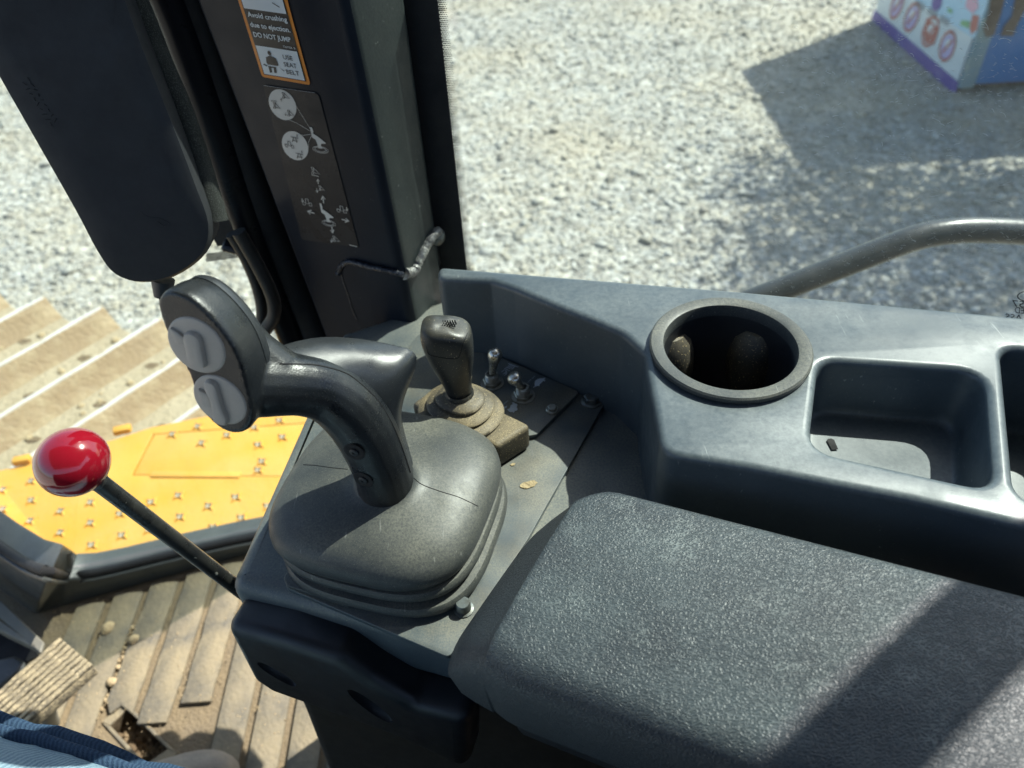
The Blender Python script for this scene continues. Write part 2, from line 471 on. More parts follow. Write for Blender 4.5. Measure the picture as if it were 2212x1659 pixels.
def leather():
    m = bpy.data.materials.new('grained_vinyl')
    nt, nd, lk, bs = nodes_of(m)
    tc = N(nt, 'ShaderNodeTexCoord')
    mp = N(nt, 'ShaderNodeMapping'); mp.inputs['Rotation'].default_value = (0, 0, rad(20)); mp.inputs['Scale'].default_value = (.62, 1.0, 1.0)
    lk.new(tc.outputs['Object'], mp.inputs[0])
    dn = N(nt, 'ShaderNodeTexNoise'); dn.inputs['Scale'].default_value = 300; dn.inputs['Detail'].default_value = 2
    lk.new(mp.outputs[0], dn.inputs['Vector'])
    ad = N(nt, 'ShaderNodeVectorMath', operation='MULTIPLY_ADD'); ad.inputs[1].default_value = (.0052,) * 3
    lk.new(dn.outputs['Color'], ad.inputs[0]); lk.new(mp.outputs[0], ad.inputs[2])
    vo = N(nt, 'ShaderNodeTexVoronoi', feature='DISTANCE_TO_EDGE'); vo.inputs['Scale'].default_value = 600
    lk.new(ad.outputs[0], vo.inputs['Vector'])
    r1 = N(nt, 'ShaderNodeMapRange'); r1.inputs[1].default_value = .03; r1.inputs[2].default_value = .26; r1.inputs[3].default_value = 1; r1.inputs[4].default_value = 0
    lk.new(vo.outputs['Distance'], r1.inputs[0])
    vec = tc.outputs['Object']
    wf, _ = noise_fac(nt, vec, 15, .36, .68, 5)
    wf2, _ = noise_fac(nt, vec, 40, .3, .75, 4)
    ridge = N(nt, 'ShaderNodeMapRange'); ridge.inputs[1].default_value = .55; ridge.inputs[2].default_value = 1.0
    lk.new(r1.outputs[0], ridge.inputs[0])
    g = N(nt, 'ShaderNodeNewGeometry'); s = N(nt, 'ShaderNodeSeparateXYZ'); lk.new(g.outputs['Normal'], s.inputs[0])
    up = N(nt, 'ShaderNodeMapRange'); up.inputs[1].default_value = .55; up.inputs[2].default_value = 1; lk.new(s.outputs[2], up.inputs[0])
    base = mixc(nt, mul(nt, mul(nt, wf, up.outputs[0]), .8), (.030, .037, .043), (.064, .081, .087))
    base = mixc(nt, mul(nt, mul(nt, wf2, up.outputs[0]), mul(nt, ridge.outputs[0], .12)), base, (.34, .39, .38))
    wf3, _ = noise_fac(nt, vec, 24, .54, .70, 5)
    base = mixc(nt, mul(nt, mul(nt, wf3, up.outputs[0]), mul(nt, ridge.outputs[0], .38)), base, (.36, .40, .38))
    wf4, _ = noise_fac(nt, vec, 7, .52, .66, 3)
    base = mixc(nt, mul(nt, wf4, .45), base, (.036, .038, .036))
    lk.new(base, bs.inputs['Base Color'])
    bs.inputs['Roughness'].default_value = .46
    bs.inputs['Specular IOR Level'].default_value = .5
    b = N(nt, 'ShaderNodeBump'); b.inputs['Strength'].default_value = 1; b.inputs['Distance'].default_value = .00022
    lk.new(r1.outputs[0], b.inputs['Height']); lk.new(b.outputs[0], bs.inputs['Normal'])
    return m
M['vinyl'] = leather()

def denim(name, c1, c2):
    m = bpy.data.materials.new(name)
    nt, nd, lk, bs = nodes_of(m)
    tc = N(nt, 'ShaderNodeTexCoord')
    mp = N(nt, 'ShaderNodeMapping'); mp.inputs['Rotation'].default_value = (.4, .3, rad(12))
    lk.new(tc.outputs['Object'], mp.inputs[0])
    w = N(nt, 'ShaderNodeTexWave'); w.inputs['Scale'].default_value = 120; w.inputs['Distortion'].default_value = 2.2
    w.inputs['Detail'].default_value = 4; w.inputs['Detail Scale'].default_value = 7
    lk.new(mp.outputs[0], w.inputs['Vector'])
    f, _ = noise_fac(nt, tc.outputs['Object'], 900, .3, .7, 3)
    f2, _ = noise_fac(nt, tc.outputs['Object'], 16, .35, .65, 4)
    a = N(nt, 'ShaderNodeMath', operation='MULTIPLY_ADD'); a.inputs[1].default_value = .55
    lk.new(w.outputs['Fac'], a.inputs[0]); lk.new(mul(nt, f, .3), a.inputs[2])
    c = mixc(nt, a.outputs[0], c1, c2)
    c = mixc(nt, mul(nt, f2, .3), c, c2)
    lk.new(c, bs.inputs['Base Color']); bs.inputs['Roughness'].default_value = .9
    bs.inputs['Specular IOR Level'].default_value = .15
    b = N(nt, 'ShaderNodeBump'); b.inputs['Distance'].default_value = .0006
    lk.new(a.outputs[0], b.inputs['Height']); lk.new(b.outputs[0], bs.inputs['Normal'])
    return m
M['denim'] = denim('faded_denim', (.10, .18, .25), (.36, .47, .54))
M['denimshade'] = denim('shaded_denim_seam', (.018, .035, .075), (.06, .105, .17))  # dark copy of the denim, painting its shaded band
M['shoe'] = mat('worn_boot_leather', (.23, .20, .16), .8, mott=((.33, .28, .21), 30, .4, .65), bump=(300, .001))

def gravel_mat(name, per_island):
    m = bpy.data.materials.new(name)
    nt, nd, lk, bs = nodes_of(m)
    ramp = N(nt, 'ShaderNodeValToRGB')
    cols = [(0, (.19, .17, .145)), (.2, (.30, .285, .245)), (.4, (.40, .405, .375)), (.58, (.46, .415, .31)), (.72, (.35, .37, .365)), (.85, (.53, .51, .44)), (1, (.64, .64, .60))]
    el = ramp.color_ramp.elements
    el[0].position, el[0].color = cols[0][0], (*cols[0][1], 1)
    el[1].position, el[1].color = cols[-1][0], (*cols[-1][1], 1)
    for p, c in cols[1:-1]:
        e = el.new(p); e.color = (*c, 1)
    tc = N(nt, 'ShaderNodeTexCoord')
    if per_island:
        g = N(nt, 'ShaderNodeNewGeometry'); lk.new(g.outputs['Random Per Island'], ramp.inputs[0])
    else:
        v = N(nt, 'ShaderNodeTexVoronoi'); v.inputs['Scale'].default_value = 26
        lk.new(tc.outputs['Object'], v.inputs['Vector'])
        s = N(nt, 'ShaderNodeSeparateColor'); lk.new(v.outputs['Color'], s.inputs[0]); lk.new(s.outputs[0], ramp.inputs[0])
        b = N(nt, 'ShaderNodeBump'); b.inputs['Distance'].default_value = .012; b.invert = True
        lk.new(v.outputs['Distance'], b.inputs['Height']); lk.new(b.outputs[0], bs.inputs['Normal'])
    f, _ = noise_fac(nt, tc.outputs['Object'], .55, .45, .62, 4)
    c = mixc(nt, mul(nt, f, .4), mixc(nt, .35, ramp.outputs[0], (.29, .29, .255)), (.46, .385, .25))
    f, _ = noise_fac(nt, tc.outputs['Object'], 90, .3, .7, 4)
    c = mixc(nt, mul(nt, f, .25), c, (.3, .28, .24))
    lk.new(c, bs.inputs['Base Color']); bs.inputs['Roughness'].default_value = .9
    return m
M['stone'] = gravel_mat('crushed_stone', True)
M['ground'] = gravel_mat('gravel_bed', False)

def glass_mat(name, dots=None):
    """thin clear pane: lets light straight through, mirrors by Fresnel"""
    m = bpy.data.materials.new(name)
    m.use_nodes = True
    nt = m.node_tree; nt.nodes.clear(); lk = nt.links
    out = N(nt, 'ShaderNodeOutputMaterial')
    tr = N(nt, 'ShaderNodeBsdfTransparent'); tr.inputs[0].default_value = (.90, .955, .935, 1)
    gl = N(nt, 'ShaderNodeBsdfGlossy'); gl.inputs['Roughness'].default_value = .02
    fr = N(nt, 'ShaderNodeLayerWeight'); fr.inputs[0].default_value = .5
    pw = N(nt, 'ShaderNodeMath', operation='POWER'); pw.inputs[1].default_value = 5
    fa = N(nt, 'ShaderNodeMath', operation='MULTIPLY_ADD'); fa.inputs[1].default_value = .9; fa.inputs[2].default_value = .035
    lk.new(fr.outputs['Facing'], pw.inputs[0]); lk.new(pw.outputs[0], fa.inputs[0])
    mx = N(nt, 'ShaderNodeMixShader')
    lk.new(fa.outputs[0], mx.inputs[0]); lk.new(tr.outputs[0], mx.inputs[1]); lk.new(gl.outputs[0], mx.inputs[2])
    # a thin film of dust
    d1 = N(nt, 'ShaderNodeBsdfDiffuse'); d1.inputs[0].default_value = (.62, .63, .58, 1)
    d2 = N(nt, 'ShaderNodeBsdfTranslucent'); d2.inputs[0].default_value = (.75, .76, .70, 1)
    df = N(nt, 'ShaderNodeMixShader'); lk.new(d1.outputs[0], df.inputs[1]); lk.new(d2.outputs[0], df.inputs[2])
    tc = N(nt, 'ShaderNodeTexCoord')
    f, _ = noise_fac(nt, tc.outputs['Object'], 40, .45, .8, 5)
    m2 = N(nt, 'ShaderNodeMixShader')
    a = N(nt, 'ShaderNodeMath', operation='MULTIPLY_ADD'); a.inputs[1].default_value = .02; a.inputs[2].default_value = .016
    lk.new(f, a.inputs[0]); lk.new(a.outputs[0], m2.inputs[0]); lk.new(mx.outputs[0], m2.inputs[1]); lk.new(df.outputs[0], m2.inputs[2])
    lk.new(m2.outputs[0], out.inputs[0])
    return m
M['glass'] = glass_mat('clear_pane')
M['scratch'] = mat('scratch_white', (.72, .76, .74), .6, bump=None)

# ================================================================== SETTING
def gravel():
    b = B()
    b.poly([Vector((-160, -160, 0)), Vector((160, -160, 0)), Vector((160, 160, 0)), Vector((-160, 160, 0))])
    tag(b.obj('ground', M['ground'], None, smooth=False), 'gravel yard surface under the machine', kind='structure')
    # loose stones lying on it where the window looks out
    n = 125000
    y = .5 + 9.8 * rng.random(n * 3) ** .75
    x = (rng.random(n * 3) * 2 - 1) * (.72 * y + .9)
    x, y = x[:n], y[:n]
    phi = (1 + 5 ** .5) / 2
    iv = np.array([(-1, phi, 0), (1, phi, 0), (-1, -phi, 0), (1, -phi, 0), (0, -1, phi), (0, 1, phi), (0, -1, -phi), (0, 1, -phi), (phi, 0, -1), (phi, 0, 1), (-phi, 0, -1), (-phi, 0, 1)], float)
    iv /= np.linalg.norm(iv[0])
    it = np.array([(0, 11, 5), (0, 5, 1), (0, 1, 7), (0, 7, 10), (0, 10, 11), (1, 5, 9), (5, 11, 4), (11, 10, 2), (10, 7, 6), (7, 1, 8), (3, 9, 4), (3, 4, 2), (3, 2, 6), (3, 6, 8), (3, 8, 9), (4, 9, 5), (2, 4, 11), (6, 2, 10), (8, 6, 7), (9, 8, 1)], np.int32)
    size = .0078 * np.exp(rng.normal(0, .50, n)); size = np.clip(size, .004, .036)
    sc = size[:, None] * np.stack([rng.uniform(.8, 1.6, n), rng.uniform(.7, 1.2, n), rng.uniform(.35, .65, n)], 1)
    v = iv[None] * (1 + rng.uniform(-.28, .28, (n, 12, 1))) * sc[:, None, :]
    a = rng.uniform(0, 6.283, n); t = rng.normal(0, .35, n)
    ct, st = np.cos(t)[:, None], np.sin(t)[:, None]
    Y, Z = v[..., 1] * ct - v[..., 2] * st, v[..., 1] * st + v[..., 2] * ct
    ca, sa = np.cos(a)[:, None], np.sin(a)[:, None]
    X, Y = v[..., 0] * ca - Y * sa, v[..., 0] * sa + Y * ca
    P = np.stack([X + x[:, None], Y + y[:, None], Z + (sc[:, 2] * rng.uniform(.1, .8, n))[:, None]], -1)
    T = (it[None] + (np.arange(n) * 12)[:, None, None]).reshape(-1, 3).astype(np.int32)
    me = bpy.data.meshes.new('gravel')
    me.vertices.add(n * 12); me.vertices.foreach_set('co', P.astype(np.float32).ravel())
    me.loops.add(len(T) * 3); me.loops.foreach_set('vertex_index', T.ravel())
    me.polygons.add(len(T)); me.polygons.foreach_set('loop_start', np.arange(0, len(T) * 3, 3, dtype=np.int32))
    me.update(calc_edges=True)
    place_me = place('gravel', me, M['stone'], None, (0, 0, 0))
    tag(place_me, 'loose crushed stone in grey, white and tan covering the yard', kind='stuff')
gravel()

# ------------------------------------------------------------------ blue box container in the yard
def container():
    c0 = at(2068, 206, 2.5); cl = at(1886, 42, 2.5)
    c0.z = 0; cl.z = 0
    d = (cl - c0).normalized()                     # along the poster side, away from the machine
    e = Vector((d.y, -d.x, 0))                     # along the blue end, to the right
    if e.x < 0: e = -e
    L = (cl - c0).length
    Wd, Hh = 1.9, 2.05
    t = thing('storage_container', c0 + d * L / 2 + e * Wd / 2, 'blue container with a white poster of crossed-out shapes on its side', 'container')
    q = lambda u, w, z: c0 + d * u + e * w + Vector((0, 0, z))
    b = B(); b.prism([q(0, 0, .07), q(L, 0, .07), q(L, Wd, .07), q(0, Wd, .07)], (0, 0, Hh)); b.bevel(.02, 2)
    b.obj('body', M['blue'], t)
    for u in (.12, L - .2):
        b = B(); b.prism([q(u, .06, 0), q(u + .12, .06, 0), q(u + .12, Wd - .06, 0), q(u, Wd - .06, 0)], (0, 0, .07)); b.obj('skid', M['rust'], t)
    n = -e
    pl = lambda x, y, off=.006: at_plane(x, y, c0 + n * off, n)
    def cc(cx, cy): return (1781.4 + cx * .1947, cy * .1947)
    # corner post on the blue end
    b = B(); b.prism([q(-.012, -.012, .05), q(.03, -.012, .05), q(.03, .10, .05), q(-.012, .10, .05)], (0, 0, Hh)); b.bevel(.012, 2)
    b.obj('corner_post', M['postgreen'], t)
    # poster sheet: a thin board fixed to the side, running up past the frame
    z1 = pl(*cc(1665, 440)).z
    zl = pl(*cc(575, 110)).z
    def side(u, z, off): return q(u, -off, z)
    br = pl(*cc(1480, 905)); ub = (br - c0).dot(d)
    zb = (br.z + zl) / 2
    b = B(); b.prism([side(ub, zb, .004), side(L - .03, zb, .004), side(L - .03, 1.95, .004), side(ub, 1.95, .004)], n * .008)
    b.obj('poster', M['poster'], t, smooth=False)
    post = t
    b = B(); b.prism([side(ub - .02, zb - .17, .004), side(L - .01, zb - .17, .004), side(L - .01, zb - .004, .004), side(ub - .02, zb - .004, .004)], n * .016); b.bevel(.004, 1)
    b.obj('skirt_band', M['purple'], t)
    P2 = lambda cx, cy, off=.016: pl(*cc(cx, cy), off)
    def ell(cx, cy, a, bb, rot, k=22, off=.016):
        r = rad(rot)
        return [P2(cx + a * math.cos(s) * math.cos(r) - bb * math.sin(s) * math.sin(r), cy + a * math.cos(s) * math.sin(r) + bb * math.sin(s) * math.cos(r), off) for s in [2 * math.pi * i / k for i in range(k)]]
    for cx, cy, a, bb, rot in ((800, 60, 150, 58, -70), (965, 190, 160, 70, -70), (1170, 350, 165, 80, -72), (1360, 510, 165, 80, -75)):
        b = B(); b.poly(ell(cx, cy + 10, a * .86, bb * .8, rot, off=.0135) if cx != 1170 else [P2(*q, .0135) for q in ((1140, 190), (1270, 320), (1215, 500), (1110, 470), (1085, 330))]); b.obj('product_print', M['lilac'] if cx != 1170 else M['redprint'], t, smooth=False)
        b = B(); b.poly(ell(cx + 8, cy - 25, a * .34, bb * .45, rot, off=.0150)); b.obj('product_print', M['poster'], t, smooth=False)
        b = B(); pts = ell(cx, cy, a, bb, rot, off=.0165); stroke(b, pts + pts[:2], .022, n)
        stroke(b, [P2(cx - bb * .75, cy + a * .45, .017), P2(cx + bb * .75, cy - a * .4, .017)], .022, n)
        b.obj('crossed_ring', M['redprint'], t, smooth=False)
    b = B()
    for i in range(11):                                  # row of print too small to read
        x, y = 1010 + i * 34, 30 + i * 21
        if i in (3, 7): continue
        stroke(b, [P2(x, y, .0165), P2(x + 24, y + 15, .0165)], .05, n)
    o = b.obj('small_print', M['inkgrey'], t, smooth=False); o['kind'] = 'stuff'
    b = B(); b.poly([P2(990, 0, .0132), P2(1660, 430, .0132), P2(1790, 90, .0132), P2(1830, -120, .0132), P2(1010, -160, .0132)]); b.obj('poster_panel', M['paleblue'], t, smooth=False)
    b = B(); b.poly(ell(1245, 30, 95, 55, -75, off=.0165)); b.obj('poster_shape', M['purple'], t, smooth=False)
    b = B(); b.poly([P2(*q, .0165) for q in ((1580, -40), (1690, -60), (1705, 90), (1640, 150), (1560, 80))]); b.obj('poster_shape', M['pink'], t, smooth=False)
    b = B(); b.poly([P2(*q, .0165) for q in ((1640, 160), (1715, 175), (1690, 330), (1620, 385), (1610, 300))]); b.obj('poster_shape', M['redprint'], t, smooth=False)
    b = B(); b.poly([P2(*q, .0165) for q in ((1520, 220), (1610, 235), (1600, 320), (1500, 275))]); b.obj('poster_shape', M['greenprint'], t, smooth=False)
    b = B(); b.poly([P2(*q, .0165) for q in ((1370, 85), (1420, 110), (1415, 150), (1360, 130))]); b.obj('poster_shape', M['greenprint'], t, smooth=False)
    # stains running down the blue end
    m = -d
    def E(cx, cy): return at_plane(*cc(cx, cy), c0 + m * .014, m)
    b = B(); b.poly([E(1850, -60), E(2010, -60), E(1960, 150), E(1880, 390), E(1790, 420), E(1760, 330), E(1820, 120)]); b.obj('rust_stain', M['rust'], t, smooth=False)
    b = B(); b.poly([E(2120, -60), E(2300, -60), E(2230, 100), E(2140, 270), E(2090, 400), E(1950, 400), E(1990, 290), E(2080, 180)]); b.obj('rust_stain', M['rust'], t, smooth=False)

def shade_tree():
    """unseen tree added right of the view to shade the gravel"""
    base = Vector((4.05, 4.75, 0)); r2 = random.Random(11)  # out of view, added only for the shade its crown casts
    t = thing('shade_tree', base, 'unseen leafy tree added right of the view to shade the gravel', 'tree')
    b = B(); b.tube([base, base + Vector((.05, 0, .9)), base + Vector((-.05, .08, 1.7)), base + Vector((0, .1, 2.5))], [.14, .11, .09, .05], 10); b.obj('trunk', M['rust'], t)
    tips = []
    for i in range(9):
        a = i * 2.4; p0 = base + Vector((0, .05, 1.35 + i * .11)); L = r2.uniform(.45, .9)
        p1 = p0 + Vector((math.cos(a) * L, math.sin(a) * L, r2.uniform(.2, .45))); tips.append(p1)
        b = B(); b.tube([p0, p0.lerp(p1, .5) + Vector((0, 0, .08)), p1], [.045, .03, .012], 7); b.obj('limb', M['rust'], t)
    b = B()
    for i in range(11000):
        c = tips[i % 9]
        p = c + Vector((r2.gauss(0, .30), r2.gauss(0, .30), abs(r2.gauss(.0, .26))))
        u = Vector((r2.uniform(-1, 1), r2.uniform(-1, 1), r2.uniform(-.4, .4))).normalized(); v = u.orthogonal().normalized()
        b.poly([p - u * .05, p + v * .024, p + u * .05, p - v * .024])
    o = b.obj('crown', M['leaf'], t, smooth=False, fix=False); o['kind'] = 'stuff'
container()
shade_tree()

# ------------------------------------------------------------------ crawler track
def track():
    D = 1.36
    z = zz(D)
    ends = [at(38, 647, D), at(163 / 1.2911 * 1, 666, D), at(227, 691, D), at(319, 706, D)]
    a, b_ = at(0, 855, D), at(269, 695, D)
    g = (b_ - a).normalized(); g.z = 0                   # along the grousers, outwards
    s = Vector((g.y, -g.x, 0))                           # along the track, rearwards (to the right)
    if s.x < 0: s = -s
    o0 = at(227, 691, D)
    se = (at(319, 706, D) - at(38, 647, D)); se.z = 0; se.normalize()
    pitch = abs((at(0, 850, D) - at(0, 750, D)).dot(s))
    t = thing('crawler_track', Vector((o0.x, o0.y, 0)), 'mud-caked crawler track with shiny raised grouser edges, beside the yellow deck', 'track')
    b = B()
    bar = [Vector((0, 0, -.035)), Vector((pitch * .97, 0, -.035)), Vector((pitch * .97, 0, 0)), Vector((pitch * .5, 0, .004)), Vector((.0, 0, .0))]
    def lay(profile, u0, u1, k=5):
        rings = []
        for i in range(k + 1):
            rings.append([s * (p.x) + g * (u0 + (u1 - u0) * i / k) + Vector((0, 0, p.z + random.uniform(-.0015, .0015))) for p in profile])
        return rings
    b.loft(lay(bar, -.62, 0)); b.bevel(.004, 1)
    me_p = b.me('shoe_plate'); finish(me_p)
    b = B()
    b.loft(lay([Vector((-.012, 0, -.004)), Vector((.088, 0, -.004)), Vector((.060, 0, .014)), Vector((.040, 0, .038)), Vector((.027, 0, .054)), Vector((.012, 0, .055)), Vector((.002, 0, .02))], -.62, .0, 12)); b.bevel(.003, 2)
    me_g = b.me('grouser'); finish(me_g)
    b = B()
    b.loft(lay([Vector((.0125, 0, .0542)), Vector((.0265, 0, .0533)), Vector((.0255, 0, .0562)), Vector((.014, 0, .0572))], -.615, -.005, 10))
    me_e = b.me('worn_edge'); finish(me_e)
    for i in range(-5, 5):
        loc = o0 + se * (i * pitch / se.dot(s)) + g * random.uniform(-.008, .008)
        p = place('track_shoe', me_p, M['track'], t, Vector((loc.x, loc.y, z)))
        place('grouser', me_g, M['grouser'], p, Vector((loc.x, loc.y, z)))
        place('worn_edge', me_e, M['shiny'], p, Vector((loc.x, loc.y, z)))
    b = B()
    for u, w in ((.10, -.47), (.125, -.30), (.105, -.13)):
        c_ = s * u + g * w; b.loft([[c_ + Vector((math.cos(6.283 * k / 9) * r * 1.5 * random.uniform(.7, 1.2), math.sin(6.283 * k / 9) * r * random.uniform(.7, 1.2), h)) for k in range(9)] for r, h in ((.013, .0035), (.010, .0058), (.004, .0052))], False, True)
    me_b = b.me('bolt_pit'); finish(me_b); me_b.materials.append(M['soil'])
    for p_ in list(t.children):
        place('bolt_pit', me_b, None, p_, WL[p_.name] + Vector((random.uniform(-.012, .012), random.uniform(-.02, .02), 0)))['kind'] = 'stuff'
    # body of the track frame under the shoes down to the ground
    c = lambda u, w, zc: o0 + se * (u / se.dot(s)) + g * w + Vector((0, 0, zc - z))
    b = B(); b.prism([c(-1.1, -.6, .12), c(1.0, -.6, .12), c(1.0, -.03, .12), c(-1.1, -.03, .12)], (0, 0, z - .16)); b.bevel(.05, 2)
    b.obj('track_frame', M['grouser'], t)
    b = B(); b.prism([c(-1.0, -.62, 0), c(.9, -.62, 0), c(.9, 0, 0), c(-1.0, 0, 0)], (0, 0, .115)); b.bevel(.02, 1)
    b.obj('lower_track_run', M['track'], t)
    # mud lumps on the shoes
    b = B()
    for k in range(90):
        u, w = random.uniform(-.95, .75), random.uniform(-.6, -.03)
        p = c(u, w, z + .004); r = random.uniform(.004, .013)
        b.lathe([(r * .3, .7 * r), (r * .9, .35 * r), (r * 1.15, -.5 * r)], p, n=6)
    o = b.obj('mud_lump', M['clod'], t); o['kind'] = 'stuff'
track()

# ------------------------------------------------------------------ yellow deck outside the door
DECK = 1.13
def deck():
    z = zz(DECK)
    d = lambda x, y: at(x, y, DECK)
    outer = [(-260, 1078), (0, 1016), (35, 1008), (245, 950), (330, 922), (440, 900), (560, 884), (690, 868), (860, 850)]
    near = [(860, 1150), (600, 1190), (300, 1262), (90, 1290), (-60, 1330), (-300, 1420)]
    ol = [d(*p) for p in outer + near]
    t = thing('yellow_deck', d(300, 1080), 'yellow painted deck plate with punched star studs, outside the door glass', 'deck')
    # hatch cut-out
    h0, h1, h2, h3 = d(284, 1026), d(336, 926), d(690, 905), d(690, 1030)
    me = plate_mesh('deck_plate', [[(p.x, p.y) for p in ol], [(p.x, p.y) for p in (h0, h1 + (h1 - h0) * -.12, h2 + (h3 - h2) * .05, h3)]], .008, .0015, Matrix.Translation((0, 0, z)), 2)
    mesh_obj('deck_plate', me, M['yellow'], t)
    g = .004
    ce = (h0 + h1 + h2 + h3) / 4
    hh = [h0, h1 + (h1 - h0) * -.12, h2 + (h3 - h2) * .05, h3]
    hi = [p + (ce - p).normalized() * g for p in hh]
    flat_plate('hatch_cover', [[(p.x, p.y) for p in hi]], z - .0005, .007, .0012, M['yellow'], t, 2)
    b = B(); b.prism([p + Vector((0, 0, -.02)) for p in [h0 + Vector((-.02, -.02, 0)), h1 + Vector((-.02, .02, 0)), h2 + Vector((.02, .02, 0)), h3 + Vector((.02, -.02, 0))]], (0, 0, .004)); b.obj('hatch_recess', M['seam'], t, smooth=False)
    # hinge along the seam
    a, c = d(328, 1026), d(520, 1027)
    u_ = (c - a).normalized(); v_ = Vector((-u_.y, u_.x, 0)) * .007
    b = B(); b.prism([a - v_, c - v_, c + v_, a + v_], (0, 0, .0035)); b.bevel(.0012, 2); b.obj('hinge', M['yellow'], t)
    # stop bar and small upturned tabs on the outer edge
    for (x, y) in ((30, 1010), (247, 944), (447, 886)):
        p = d(x, y); q = d(x + 38, y - 8)
        v = (q - p); v.z = 0; w = Vector((-v.y, v.x, 0)).normalized()
        b = B(); b.prism([p, q, q + w * .018, p + w * .018], (0, 0, .014)); b.bevel(.003, 2); b.obj('edge_tab', M['yellow'], t)
    # star studs: punched four-point burrs with bare tips
    b = B(); k = 8; R0 = .0155
    base = [Vector((math.cos(math.pi * i / 4) * (R0 if i % 2 == 0 else R0 * .42), math.sin(math.pi * i / 4) * (R0 if i % 2 == 0 else R0 * .42), 0)) for i in range(8)]
    top = [Vector((math.cos(math.pi * i / 4) * (R0 * .5 if i % 2 == 0 else R0 * .34), math.sin(math.pi * i / 4) * (R0 * .5 if i % 2 == 0 else R0 * .34), .0052 if i % 2 == 0 else .0025)) for i in range(8)]
    inn = [Vector((math.cos(math.pi * i / 4) * R0 * .16, math.sin(math.pi * i / 4) * R0 * .16, .001)) for i in range(8)]
    b.loft([base, top, inn], False, True)
    m_s = b.me('grip_stud'); m_s.materials.append(M['yellow']); m_s.materials.append(M['worn'])
    for p in m_s.polygons:
        p.material_index = 1 if p.index >= 8 else (1 if p.index % 2 == 0 and False else 0)
    finish(m_s, True, 30)
    studs = [(20, 1045), (165, 1000), (20, 1145), (165, 1100), (315, 1155), (160, 1205), (315, 1265), (470, 1215), (470, 1110), (620, 1170), (630, 1280), (475, 1330), (640, 1395), (790, 1345), (770, 1250), (780, 1110), (920, 1075), (930, 1185), (960, 1290), (1075, 1130), (1100, 1240), (1215, 1085), (1245, 1190), (490, 1440), (890, 760), (1020, 720), (1040, 805), (1170, 765), (1310, 725), (1330, 815), (1440, 690), (1455, 775), (1100, 1340), (1350, 900), (1330, 945), (-120, 1190), (-120, 1090), (310, 1050), (1380, 1130), (1400, 1230), (1560, 1170)]
    for (cx, cy) in studs:
        p = d(cx * .42, 619.6 + cy * .42)
        place('grip_stud', m_s, None, t, Vector((p.x, p.y, z + .0002)), (0, 0, rad(45 + random.uniform(-12, 12))))
    for (cx, cy, r) in ((105, 1365, .026), (215, 1470, .024)):
        p = d(cx * .42, 619.6 + cy * .42)
        b = B(); b.lathe([(r, .0), (r, .003), (r * .62, .0036), (r * .6, .006), (r * .25, .0065)], Vector((p.x, p.y, z)), n=28); b.obj('mounting_disc', M['worn'], t)
    # skirt below the deck
    b = B()
    ob = [Vector((p.x, p.y, z - .02)) for p in ol]
    b.loft([ob[:9], [p - Vector((0, 0, .16)) for p in ob[:9]]], False, False, closed=False)
    b.obj('deck_skirt', M['yellow'], t)
    return
deck()

